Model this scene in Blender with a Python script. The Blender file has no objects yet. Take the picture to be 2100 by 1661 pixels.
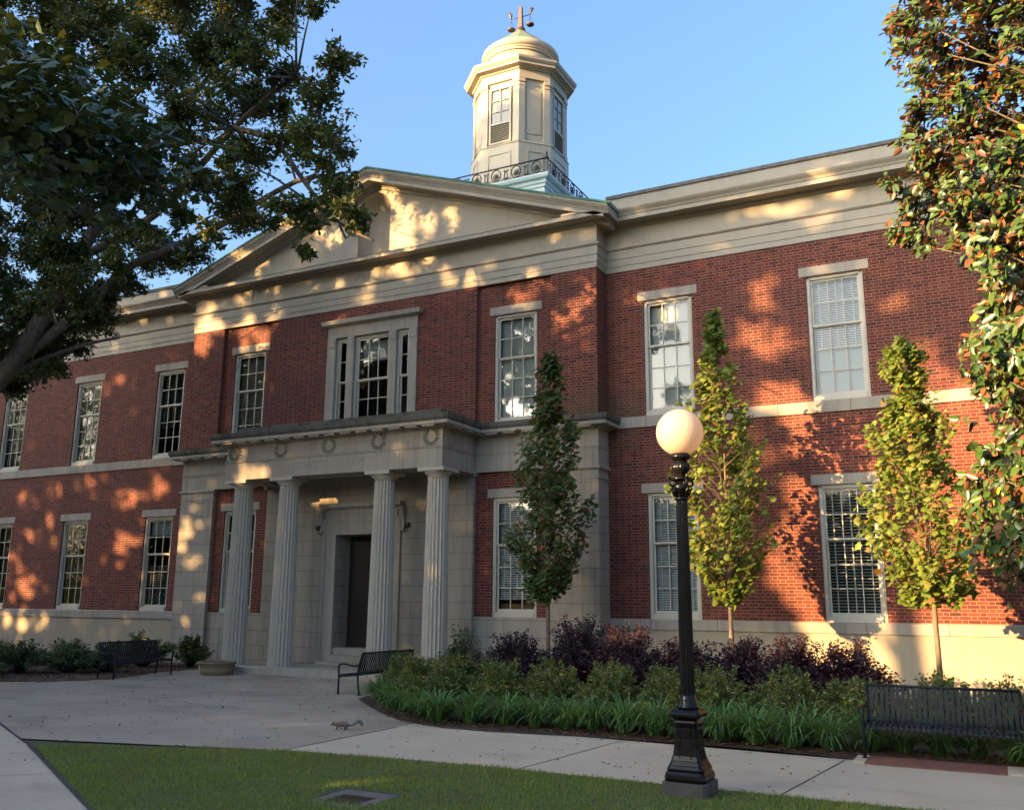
import bpy, bmesh, math, random
import numpy as np
from mathutils import Vector, Matrix, Quaternion
random.seed(7)
RNG = np.random.default_rng(11)
SC = bpy.context.scene
COL = SC.collection
# ------------------------------------------------------------------ camera
CAM_POS = Vector((14.346, -20.0, 1.75))
YAW, PITCH, ROLL, FPX = -0.479, 0.209, -0.008, 1897.043
fw = Vector((math.sin(YAW) * math.cos(PITCH), math.cos(YAW) * math.cos(PITCH), math.sin(PITCH)))
rt0 = Vector((math.cos(YAW), -math.sin(YAW), 0.0))
up0 = rt0.cross(fw)
rt = rt0 * math.cos(ROLL) - up0 * math.sin(ROLL)
up = rt0 * math.sin(ROLL) + up0 * math.cos(ROLL)
cam_d = bpy.data.cameras.new('camera')
cam = bpy.data.objects.new('camera', cam_d); COL.objects.link(cam)
m = Matrix((rt, up, -fw)).transposed().to_4x4(); m.translation = CAM_POS
cam.matrix_world = m
cam_d.sensor_fit = 'HORIZONTAL'; cam_d.sensor_width = 36.0
cam_d.lens = FPX / 2100.0 * 36.0
cam_d.clip_start = 0.05; cam_d.clip_end = 1500.0
SC.camera = cam
# ------------------------------------------------------------------ sky, sun, exposure
SUN_AZ = math.radians(216.7); SUN_EL = math.radians(11.3)
SUN = Vector((math.sin(SUN_AZ) * math.cos(SUN_EL), math.cos(SUN_AZ) * math.cos(SUN_EL), math.sin(SUN_EL)))
w = bpy.data.worlds.new('World'); SC.world = w; w.use_nodes = True
wn = w.node_tree.nodes; wl = w.node_tree.links
sky = wn.new('ShaderNodeTexSky'); sky.sky_type = 'NISHITA'; sky.sun_disc = False
sky.sun_elevation = SUN_EL; sky.sun_rotation = SUN_AZ
sky.air_density = 1.0; sky.dust_density = 8.0; sky.ozone_density = 3.6
bg = wn['Background']; bg.inputs['Strength'].default_value = 0.15
wl.new(sky.outputs['Color'], bg.inputs['Color'])
sun_d = bpy.data.lights.new('sun', 'SUN'); sun_d.energy = 4.5; sun_d.angle = math.radians(0.5)
sun_d.color = (1.0, 0.60, 0.25)
sun = bpy.data.objects.new('sun', sun_d); COL.objects.link(sun)
sun.rotation_mode = 'QUATERNION'; sun.rotation_quaternion = SUN.to_track_quat('Z', 'Y')
sun.location = (-30, -40, 40)
SC.view_settings.view_transform = 'Standard'; SC.view_settings.look = 'None'
SC.view_settings.exposure = 2.32; SC.view_settings.gamma = 1.0
SC.cycles.max_bounces = 8; SC.cycles.transparent_max_bounces = 12
SC.cycles.diffuse_bounces = 4; SC.cycles.glossy_bounces = 3
SC.cycles.caustics_reflective = False; SC.cycles.caustics_refractive = False

# ------------------------------------------------------------------ materials
class NT:
    def __init__(s, name):
        s.m = bpy.data.materials.new(name); s.m.use_nodes = True
        s.t = s.m.node_tree; s.b = s.t.nodes['Principled BSDF']; s.out = s.t.nodes['Material Output']
    def n(s, kind, **kw):
        nd = s.t.nodes.new('ShaderNode' + kind)
        for k, v in kw.items():
            if hasattr(nd, k) and k not in nd.inputs.keys(): setattr(nd, k, v)
            else: s.i(nd, k, v)
        return nd
    def i(s, nd, k, v):
        sock = nd.inputs[k]
        if isinstance(v, bpy.types.NodeSocket): s.t.links.new(v, sock)
        else:
            if isinstance(v, tuple) and len(v) == 3 and sock.type == 'RGBA': v = (*v, 1.0)
            sock.default_value = v
    def M(s, op, a, b=0.0, c=0.0, clamp=False):
        nd = s.t.nodes.new('ShaderNodeMath'); nd.operation = op; nd.use_clamp = clamp
        for k, v in enumerate((a, b, c)):
            if isinstance(v, bpy.types.NodeSocket): s.t.links.new(v, nd.inputs[k])
            else: nd.inputs[k].default_value = v
        return nd.outputs[0]
    def mix(s, f, a, b, mode='MIX'):
        nd = s.t.nodes.new('ShaderNodeMix'); nd.data_type = 'RGBA'; nd.blend_type = mode
        for k, v in ((0, f), (6, a), (7, b)):
            if isinstance(v, bpy.types.NodeSocket): s.t.links.new(v, nd.inputs[k])
            else: nd.inputs[k].default_value = (*v, 1.0) if isinstance(v, tuple) else v
        return nd.outputs[2]
    def ramp(s, f, stops):
        nd = s.t.nodes.new('ShaderNodeValToRGB'); e = nd.color_ramp.elements
        while len(e) < len(stops): e.new(0.5)
        for k, (p, c) in enumerate(stops):
            e[k].position = p; e[k].color = (*c, 1.0) if len(c) == 3 else c
        s.t.links.new(f, nd.inputs[0]); return nd.outputs[0]
    def pos(s): return s.n('NewGeometry').outputs['Position']
    def noise(s, scale, detail=4.0, vec=None, rough=0.55):
        nd = s.n('TexNoise', Scale=scale, Detail=detail, Roughness=rough)
        s.t.links.new(vec if vec is not None else s.pos(), nd.inputs['Vector']); return nd.outputs['Fac']
    def bump(s, h, strength=0.3, dist=0.01):
        nd = s.n('Bump', Strength=strength, Distance=dist); s.t.links.new(h, nd.inputs['Height'])
        s.t.links.new(nd.outputs[0], s.b.inputs['Normal'])
    def set(s, **kw):
        for k, v in kw.items(): s.i(s.b, k.replace('_', ' '), v)
        return s

def wall_uv(N):
    g = N.n('NewGeometry')
    p = N.n('SeparateXYZ'); N.t.links.new(g.outputs['Position'], p.inputs[0])
    q = N.n('SeparateXYZ'); N.t.links.new(g.outputs['True Normal'], q.inputs[0])
    ax = N.M('GREATER_THAN', N.M('ABSOLUTE', q.outputs[0]), 0.7)
    u = N.M('ADD', N.M('MULTIPLY', p.outputs[1], ax), N.M('MULTIPLY', p.outputs[0], N.M('SUBTRACT', 1.0, ax)))
    return u, p.outputs[2], p

def streaks(N, base, dark, amount=0.35, sx=3.0, sz=0.25):
    """rain streaks: noise stretched down the wall"""
    mp = N.n('Mapping'); N.t.links.new(N.pos(), mp.inputs['Vector']); mp.inputs['Scale'].default_value = (sx, sx, sz)
    f = N.noise(1.6, 5.0, mp.outputs[0], 0.65)
    f = N.M('MULTIPLY', N.M('SUBTRACT', f, 0.45, clamp=True), amount * 4.0, clamp=True)
    return N.mix(f, base, dark)

def mat_brick():
    N = NT('red_brick'); u, z, p = wall_uv(N)
    CH, ST, HD, J = 0.0697, 0.203, 0.098, 0.0095
    row = N.M('FLOOR', N.M('DIVIDE', z, CH))
    odd = N.M('FLOORED_MODULO', row, 2.0) if False else N.M('SUBTRACT', row, N.M('MULTIPLY', 2.0, N.M('FLOOR', N.M('DIVIDE', row, 2.0))))
    per = ST + HD + 2 * J
    uu = N.M('ADD', u, N.M('ADD', N.M('MULTIPLY', odd, per / 2), 500 * per))
    t = N.M('MULTIPLY', N.M('FRACT', N.M('DIVIDE', uu, per)), per)
    zf = N.M('MULTIPLY', N.M('FRACT', N.M('DIVIDE', z, CH)), CH)
    mort = N.M('MAXIMUM', N.M('LESS_THAN', t, J), N.M('MULTIPLY', N.M('GREATER_THAN', t, J + ST), N.M('LESS_THAN', t, 2 * J + ST)))
    mort = N.M('MAXIMUM', mort, N.M('LESS_THAN', zf, J))
    head = N.M('GREATER_THAN', t, J + ST)
    bid = N.M('ADD', N.M('MULTIPLY', N.M('FLOOR', N.M('DIVIDE', uu, per)), 2.0), head)
    cv = N.n('CombineXYZ'); N.t.links.new(bid, cv.inputs[0]); N.t.links.new(row, cv.inputs[1])
    wnz = N.n('TexWhiteNoise', noise_dimensions='2D'); N.t.links.new(cv.outputs[0], wnz.inputs['Vector'])
    c = N.ramp(wnz.outputs['Value'], [(0.0, (0.030, 0.011, 0.009)), (0.09, (0.075, 0.014, 0.010)), (0.3, (0.120, 0.022, 0.014)), (0.75, (0.165, 0.031, 0.018)), (1.0, (0.22, 0.060, 0.035))])
    c = N.mix(N.M('MULTIPLY', head, 0.22), c, (0.075, 0.016, 0.012))
    c = N.mix(N.M('MULTIPLY', N.M('SUBTRACT', N.noise(0.45, 5), 0.42, clamp=True), 2.2, clamp=True), c, (0.062, 0.017, 0.012))
    c = N.mix(0.22, c, N.ramp(N.noise(60.0, 3), [(0.3, (0.05, 0.010, 0.008)), (0.7, (0.21, 0.045, 0.028))]))
    mc = N.mix(N.noise(2.0, 4), (0.21, 0.125, 0.088), (0.32, 0.205, 0.145))
    c = N.mix(mort, c, mc)
    # mossy damp zone just over the stone ledge by the pavilion corner
    dz = N.M('MULTIPLY', N.M('SUBTRACT', 1.0, N.M('MULTIPLY', N.M('ABSOLUTE', N.M('SUBTRACT', z, 5.95)), 1.1), clamp=True), N.M('LESS_THAN', N.M('ABSOLUTE', N.M('SUBTRACT', p.outputs[0], 6.4)), 0.9))
    c = N.mix(N.M('MULTIPLY', dz, N.M('MULTIPLY', N.noise(2.2, 5), 0.9)), c, (0.085, 0.085, 0.035))
    N.set(Base_Color=c, Roughness=0.88)
    N.bump(N.M('SUBTRACT', N.M('MULTIPLY', N.noise(90.0, 2), 0.3), mort), 0.5, 0.006); return N.m

def mat_stone(name, base=(0.42, 0.375, 0.305), joints=None, dirt=(0.19, 0.17, 0.135), amount=0.5, rough=0.85):
    N = NT(name)
    c = N.mix(N.noise(1.3, 5), base, tuple(v * 0.86 for v in base))
    c = N.mix(N.M('MULTIPLY', N.noise(45.0, 3), 0.22), c, tuple(v * 0.62 for v in base))
    c = streaks(N, c, dirt, amount)
    h = N.noise(60.0, 3)
    if joints:
        ch, bl, z0, jj = joints
        u, z, p = wall_uv(N)
        zz = N.M('SUBTRACT', z, z0 - 20 * ch)
        row = N.M('FLOOR', N.M('DIVIDE', zz, ch)); odd = N.M('SUBTRACT', row, N.M('MULTIPLY', 2.0, N.M('FLOOR', N.M('DIVIDE', row, 2.0))))
        uu = N.M('ADD', u, N.M('ADD', N.M('MULTIPLY', odd, bl * 0.5), 100 * bl))
        t = N.M('MULTIPLY', N.M('FRACT', N.M('DIVIDE', uu, bl)), bl)
        zf = N.M('MULTIPLY', N.M('FRACT', N.M('DIVIDE', zz, ch)), ch)
        j = N.M('MAXIMUM', N.M('LESS_THAN', t, jj), N.M('LESS_THAN', zf, jj))
        cv = N.n('CombineXYZ'); N.t.links.new(N.M('FLOOR', N.M('DIVIDE', uu, bl)), cv.inputs[0]); N.t.links.new(row, cv.inputs[1])
        wnz = N.n('TexWhiteNoise', noise_dimensions='2D'); N.t.links.new(cv.outputs[0], wnz.inputs['Vector'])
        c = N.mix(N.M('MULTIPLY', wnz.outputs['Value'], 0.16), c, tuple(v * 0.6 for v in base))
        c = N.mix(j, c, (0.10, 0.095, 0.085))
        h = N.M('SUBTRACT', N.M('MULTIPLY', h, 0.3), j)
    N.set(Base_Color=c, Roughness=rough); N.bump(h, 0.35, 0.006); return N.m

def mat_simple(name, col, rough=0.6, var=0.15, scale=8.0, metal=0.0, bump=0.0, spec=0.5, coat=0.0):
    N = NT(name)
    c = N.mix(N.noise(scale, 4), tuple(v * (1 - var) for v in col), tuple(min(1, v * (1 + var)) for v in col))
    N.set(Base_Color=c, Roughness=rough, Metallic=metal)
    N.b.inputs['Specular IOR Level'].default_value = spec
    if coat: N.b.inputs['Coat Weight'].default_value = coat; N.b.inputs['Coat Roughness'].default_value = 0.08
    if bump: N.bump(N.noise(scale * 6, 4), bump, 0.01)
    return N.m

def mat_leaf(name, stops, rough=0.5, transl=0.35, under=None, spec=0.4, patch=None):
    N = NT(name); g = N.n('NewGeometry')
    c = N.ramp(g.outputs['Random Per Island'], stops)
    if patch: c = N.mix(N.M('MULTIPLY', N.M('SUBTRACT', N.noise(1.1, 5, rough=0.7), 0.48, clamp=True), 3.5, clamp=True), c, patch)
    if under: c = N.mix(g.outputs['Backfacing'], c, under)
    N.set(Base_Color=c, Roughness=rough); N.b.inputs['Specular IOR Level'].default_value = spec
    if transl > 0:
        tr = N.n('BsdfTranslucent'); N.t.links.new(N.mix(0.5, c, (0.30, 0.34, 0.04), 'MIX') if not under else c, tr.inputs['Color'])
        ms = N.n('MixShader'); ms.inputs[0].default_value = transl
        N.t.links.new(N.b.outputs[0], ms.inputs[1]); N.t.links.new(tr.outputs[0], ms.inputs[2])
        N.t.links.new(ms.outputs[0], N.out.inputs['Surface'])
    return N.m

def mat_glass():
    N = NT('window_glass')
    tr = N.n('BsdfTransparent', Color=(0.80, 0.86, 0.86)); gl = N.n('BsdfGlossy', Color=(0.95, 0.97, 1.0), Roughness=0.03)
    nz = N.noise(1.7, 2)
    b = N.n('Bump', Strength=0.05, Distance=0.05); N.t.links.new(nz, b.inputs['Height']); N.t.links.new(b.outputs[0], gl.inputs['Normal'])
    fr = N.n('Fresnel', IOR=1.55)
    f = N.M('ADD', N.M('MULTIPLY', fr.outputs[0], 0.85), 0.02, clamp=True)
    ms = N.n('MixShader'); N.t.links.new(f, ms.inputs[0]); N.t.links.new(tr.outputs[0], ms.inputs[1]); N.t.links.new(gl.outputs[0], ms.inputs[2])
    N.t.links.new(ms.outputs[0], N.out.inputs['Surface']); return N.m

def mat_ground(name, cols, s1=0.6, s2=25.0, rough=0.9, bump=0.25, stain=None, joint=None):
    N = NT(name)
    c = N.ramp(N.noise(s1, 6, rough=0.6), [(0.3, cols[0]), (0.72, cols[1])])
    c = N.mix(N.M('MULTIPLY', N.noise(s2, 4), 0.5), c, cols[2])
    if stain:
        for col, sc, lo in stain:
            mp = N.n('Mapping'); N.t.links.new(N.pos(), mp.inputs['Vector']); mp.inputs['Scale'].default_value = (1.0, 1.7, 1.0); mp.inputs['Location'].default_value = (sc * 13, 3.0, 0)
            f = N.M('MULTIPLY', N.M('SUBTRACT', N.noise(sc, 5, mp.outputs[0], 0.7), lo, clamp=True), 3.0, clamp=True); c = N.mix(f, c, col)
    N.set(Base_Color=c, Roughness=rough); N.bump(N.noise(s2 * 3, 4), bump, 0.01); return N.m

B = {}
B['brick'] = mat_brick()
B['stone'] = mat_stone('limestone')
B['ashlar'] = mat_stone('limestone_ashlar', joints=(0.387, 1.02, 0.16, 0.010))
B['ashlar_pier'] = mat_stone('limestone_pier', joints=(0.387, 1.35, 0.16, 0.010))
B['frieze_stone'] = mat_stone('limestone_frieze', joints=(0.95, 1.06, 4.28, 0.008))
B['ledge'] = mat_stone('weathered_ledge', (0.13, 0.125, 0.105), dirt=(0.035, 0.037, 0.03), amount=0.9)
B['column'] = mat_stone('column_stone', (0.53, 0.475, 0.385), dirt=(0.30, 0.28, 0.23), amount=0.3)
B['carving'] = mat_stone('carved_letter_stone', (0.335, 0.30, 0.245), amount=0.1)
B['cream'] = mat_stone('cream_paint', (0.41, 0.365, 0.28), dirt=(0.26, 0.23, 0.17), amount=0.3, rough=0.6)
B['carved_cream'] = mat_stone('incised_cream', (0.28, 0.25, 0.19), amount=0.1, rough=0.6)
B['stucco'] = mat_stone('cream_stucco', (0.42, 0.365, 0.265), dirt=(0.25, 0.215, 0.15), amount=0.35, rough=0.85)
B['tower'] = mat_stone('tower_paint', (0.49, 0.42, 0.30), dirt=(0.34, 0.28, 0.19), amount=0.2, rough=0.5)
B['coping'] = mat_stone('coping_lead', (0.17, 0.165, 0.15), joints=(5.0, 1.15, 0.0, 0.02), dirt=(0.06, 0.06, 0.055), amount=0.7)
B['copper'] = mat_simple('green_copper', (0.085, 0.21, 0.145), 0.7, 0.25, 1.5)
B['cap_copper'] = mat_simple('grey_green_copper', (0.14, 0.19, 0.12), 0.7, 0.25, 1.5)
B['platform'] = mat_simple('pale_blue_platform_paint', (0.44, 0.53, 0.52), 0.6, 0.12, 2.0)
B['iron'] = mat_simple('black_wrought_iron', (0.018, 0.017, 0.018), 0.5, 0.2, 20.0)
B['bronze'] = mat_simple('brown_bronze', (0.10, 0.065, 0.045), 0.45, 0.35, 9.0, metal=0.4)
B['frame'] = mat_simple('window_paint', (0.52, 0.49, 0.40), 0.5, 0.1, 3.0)
B['glass'] = mat_glass()
B['blind'] = mat_simple('white_blind', (0.62, 0.64, 0.64), 0.6, 0.06, 3.0)
B['shade'] = mat_simple('grey_roller_shade', (0.46, 0.48, 0.46), 0.8, 0.08, 1.5)
B['shade_pale'] = mat_simple('pale_roller_shade', (0.48, 0.53, 0.56), 0.8, 0.06, 1.5)
B['curtain'] = mat_simple('tan_curtain', (0.27, 0.25, 0.18), 0.9, 0.2, 4.0)
B['slat_dark'] = mat_simple('grey_slat', (0.36, 0.38, 0.37), 0.6, 0.1, 3.0)
B['room'] = mat_simple('dim_interior', (0.06, 0.056, 0.05), 0.9, 0.3, 2.0)
B['desk'] = mat_simple('brown_desk', (0.17, 0.08, 0.03), 0.6, 0.2, 5.0)
B['door'] = mat_simple('dark_door_wood', (0.014, 0.009, 0.007), 0.5, 0.3, 6.0)
B['roof'] = mat_simple('grey_roof', (0.12, 0.12, 0.12), 0.9, 0.2, 2.0)
B['lamp_black'] = mat_simple('glossy_black_enamel', (0.006, 0.006, 0.007), 0.25, 0.3, 12.0, spec=0.25, coat=0.05)
B['plinth'] = mat_ground('rough_concrete_plinth', [(0.06, 0.054, 0.046), (0.12, 0.108, 0.09), (0.045, 0.04, 0.034)], 4.0, 40.0)
B['bench'] = mat_simple('black_bench_enamel', (0.012, 0.015, 0.019), 0.45, 0.25, 10.0, spec=0.2)
B['terracotta'] = mat_simple('tan_terracotta', (0.22, 0.165, 0.095), 0.85, 0.2, 5.0, bump=0.2)
B['soil'] = mat_ground('potting_soil', [(0.035, 0.02, 0.014), (0.09, 0.045, 0.03), (0.02, 0.012, 0.01)], 8.0, 60.0)
def _globe():
    N = NT('opal_globe_glass'); N.set(Base_Color=(0.79, 0.68, 0.56), Roughness=0.12)
    tr = N.n('BsdfTranslucent', Color=(0.72, 0.60, 0.49)); ms = N.n('MixShader'); ms.inputs[0].default_value = 0.5
    N.t.links.new(N.b.outputs[0], ms.inputs[1]); N.t.links.new(tr.outputs[0], ms.inputs[2]); N.t.links.new(ms.outputs[0], N.out.inputs['Surface']); return N.m
B['globe'] = _globe()
B['forecourt'] = mat_ground('stained_forecourt', [(0.235, 0.187, 0.132), (0.36, 0.29, 0.21), (0.39, 0.315, 0.235)], 0.7, 28.0,
    stain=[((0.125, 0.102, 0.078), 0.35, 0.50), ((0.24, 0.155, 0.10), 0.5, 0.55), ((0.40, 0.335, 0.25), 0.8, 0.6)])
B['slab'] = mat_ground('pale_concrete', [(0.42, 0.338, 0.24), (0.52, 0.425, 0.305), (0.35, 0.28, 0.19)], 0.8, 40.0,
    stain=[((0.29, 0.225, 0.155), 0.6, 0.54), ((0.55, 0.46, 0.34), 1.3, 0.62)])
B['joint'] = mat_simple('dirt_joint', (0.045, 0.04, 0.035), 0.95, 0.3, 10.0)
B['mulch'] = mat_ground('brown_mulch', [(0.05, 0.028, 0.02), (0.10, 0.055, 0.036), (0.025, 0.015, 0.011)], 6.0, 55.0, bump=0.8)
B['straw'] = mat_ground('pine_straw', [(0.085, 0.045, 0.03), (0.17, 0.085, 0.055), (0.04, 0.022, 0.016)], 5.0, 50.0, bump=0.8)
B['lawn'] = mat_ground('lawn_soil', [(0.06, 0.075, 0.022), (0.09, 0.11, 0.03), (0.06, 0.05, 0.022)], 2.0, 40.0)
B['earth'] = mat_ground('far_ground', [(0.05, 0.055, 0.025), (0.08, 0.085, 0.035), (0.05, 0.04, 0.025)], 0.1, 3.0)
def _pad():
    N = NT('brick_paving'); br = N.n('TexBrick', Color1=(0.22, 0.075, 0.045), Color2=(0.16, 0.05, 0.034), Mortar=(0.12, 0.08, 0.06), Scale=1.0)
    br.inputs['Brick Width'].default_value = 0.205; br.inputs['Row Height'].default_value = 0.105; br.inputs['Mortar Size'].default_value = 0.004
    mp = N.n('Mapping'); N.t.links.new(N.pos(), mp.inputs['Vector']); mp.inputs['Rotation'].default_value = (0, 0, math.pi / 2)
    N.t.links.new(mp.outputs[0], br.inputs['Vector'])
    N.set(Base_Color=N.mix(N.M('MULTIPLY', N.noise(6.0, 5), 0.5), br.outputs['Color'], (0.12, 0.07, 0.05)), Roughness=0.9); return N.m
B['pad'] = _pad()
def _bark(name, a, b):
    N = NT(name); mp = N.n('Mapping'); N.t.links.new(N.pos(), mp.inputs['Vector']); mp.inputs['Scale'].default_value = (6, 6, 1.2)
    f = N.noise(3.0, 6, mp.outputs[0], 0.7); N.set(Base_Color=N.ramp(f, [(0.3, a), (0.7, b)]), Roughness=0.9); N.bump(f, 0.7, 0.03); return N.m
B['bark'] = _bark('grey_brown_bark', (0.05, 0.042, 0.034), (0.16, 0.135, 0.11))
B['bark_young'] = _bark('young_bark', (0.10, 0.075, 0.05), (0.22, 0.17, 0.12))
B['oak'] = mat_leaf('oak_leaves', [(0, (0.018, 0.036, 0.015)), (0.5, (0.028, 0.054, 0.019)), (0.80, (0.055, 0.088, 0.024)), (0.95, (0.15, 0.13, 0.03)), (1, (0.20, 0.10, 0.03))], 0.45, 0.2)  # lighter yellow-green tones imitate sunlit leaf clusters
B['maple'] = mat_leaf('dark_maple_leaves', [(0, (0.010, 0.026, 0.010)), (0.8, (0.016, 0.040, 0.012)), (1, (0.028, 0.06, 0.016))], 0.4, 0.08)
B['magnolia'] = mat_leaf('magnolia_leaves', [(0, (0.03, 0.065, 0.016)), (0.45, (0.05, 0.10, 0.022)), (0.76, (0.08, 0.125, 0.025)), (0.79, (0.11, 0.05, 0.022)), (0.988, (0.19, 0.08, 0.032)), (0.992, (0.65, 0.42, 0.03)), (1, (0.7, 0.45, 0.04))], 0.30, 0.10, under=(0.20, 0.095, 0.045), spec=0.5)
B['young'] = mat_leaf('young_tree_leaves_sunlit', [(0, (0.085, 0.14, 0.024)), (0.5, (0.145, 0.215, 0.034)), (0.84, (0.21, 0.265, 0.048)), (0.93, (0.20, 0.16, 0.035)), (1, (0.26, 0.12, 0.03))], 0.5, 0.4)  # brighter leaf colour for the two trees standing in sun
B['young_shaded'] = mat_leaf('young_tree_leaves_shaded', [(0, (0.035, 0.075, 0.022)), (0.6, (0.058, 0.108, 0.030)), (0.85, (0.10, 0.12, 0.033)), (0.93, (0.14, 0.08, 0.03)), (1, (0.16, 0.07, 0.03))], 0.5, 0.35)  # darker copy for the shaded tree, shade put into the leaf colour
B['shade_leaf'] = mat_leaf('shade_caster_leaves', [(0, (0.03, 0.055, 0.016)), (1, (0.06, 0.09, 0.02))], 0.6, 0.25)
B['purple'] = mat_leaf('purple_leaves', [(0, (0.022, 0.010, 0.020)), (0.6, (0.045, 0.017, 0.034)), (0.9, (0.065, 0.026, 0.036)), (1, (0.10, 0.04, 0.035))], 0.45, 0.25, under=(0.05, 0.022, 0.035))
B['lily'] = mat_leaf('daylily_blades', [(0, (0.05, 0.125, 0.040)), (0.6, (0.095, 0.21, 0.058)), (0.93, (0.15, 0.25, 0.065)), (1, (0.22, 0.18, 0.07))], 0.4, 0.3)
B['rose'] = mat_leaf('rose_leaves', [(0, (0.065, 0.12, 0.03)), (0.6, (0.125, 0.185, 0.042)), (0.85, (0.20, 0.21, 0.05)), (1, (0.26, 0.15, 0.055))], 0.5, 0.3)
B['petal'] = mat_simple('pink_petals', (0.75, 0.26, 0.24), 0.7, 0.2, 30.0)
B['shrub'] = mat_leaf('azalea_leaves', [(0, (0.03, 0.065, 0.024)), (0.7, (0.055, 0.105, 0.036)), (1, (0.09, 0.14, 0.045))], 0.5, 0.3)
B['sword'] = mat_leaf('sword_leaves', [(0, (0.05, 0.11, 0.03)), (1, (0.09, 0.16, 0.045))], 0.4, 0.35)
B['grass'] = mat_leaf('grass_blades', [(0, (0.115, 0.19, 0.034)), (0.55, (0.19, 0.275, 0.05)), (0.88, (0.26, 0.32, 0.068)), (1, (0.38, 0.31, 0.12))], 0.6, 0.4, patch=(0.20, 0.175, 0.065))
B['litter'] = mat_leaf('dry_leaf_litter', [(0, (0.05, 0.03, 0.02)), (0.7, (0.12, 0.06, 0.03)), (1, (0.22, 0.13, 0.05))], 0.8, 0.1)
def _fur():
    N = NT('squirrel_fur'); tc = N.n('TexCoord'); sp = N.n('SeparateXYZ'); N.t.links.new(tc.outputs['Object'], sp.inputs[0])
    c = N.ramp(N.noise(160.0, 4), [(0.3, (0.10, 0.065, 0.04)), (0.7, (0.24, 0.165, 0.11))])
    c = N.mix(N.M('GREATER_THAN', N.M('MULTIPLY', sp.outputs[0], -1.0), 0.02), c, N.ramp(N.noise(200.0, 3), [(0.3, (0.10, 0.10, 0.09)), (0.7, (0.27, 0.26, 0.24))]))
    belly = N.M('MULTIPLY', N.M('GREATER_THAN', sp.outputs[0], 0.115), N.M('LESS_THAN', sp.outputs[2], 0.052))
    c = N.mix(belly, c, (0.50, 0.48, 0.45))
    N.set(Base_Color=c, Roughness=0.95); N.bump(N.noise(220.0, 3), 0.8, 0.01); return N.m
B['fur'] = _fur()
B['eye'] = mat_simple('dark_eye', (0.01, 0.008, 0.006), 0.15, 0.1)

# ------------------------------------------------------------------ mesh helpers
def link(name, me, mat=None, parent=None, loc=None):
    o = bpy.data.objects.new(name, me); COL.objects.link(o)
    if mat is not None and me is not None and not me.materials: me.materials.append(mat)
    if parent is not None: o.parent = parent
    if loc is not None: o.location = loc
    return o

def fast_mesh(name, V, F, smooth=False):
    """V (n,3) array, F (m,k) array of equal-sized faces"""
    V = np.asarray(V, np.float32); F = np.asarray(F, np.int32); k = F.shape[1]
    me = bpy.data.meshes.new(name)
    me.vertices.add(len(V)); me.vertices.foreach_set('co', V.ravel())
    me.loops.add(F.size); me.loops.foreach_set('vertex_index', F.ravel())
    me.polygons.add(len(F)); me.polygons.foreach_set('loop_start', np.arange(0, F.size, k, dtype=np.int32))
    me.polygons.foreach_set('loop_total', np.full(len(F), k, np.int32))
    if smooth: me.polygons.foreach_set('use_smooth', np.ones(len(F), bool))
    me.update(calc_edges=True); me.validate(); return me

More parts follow.
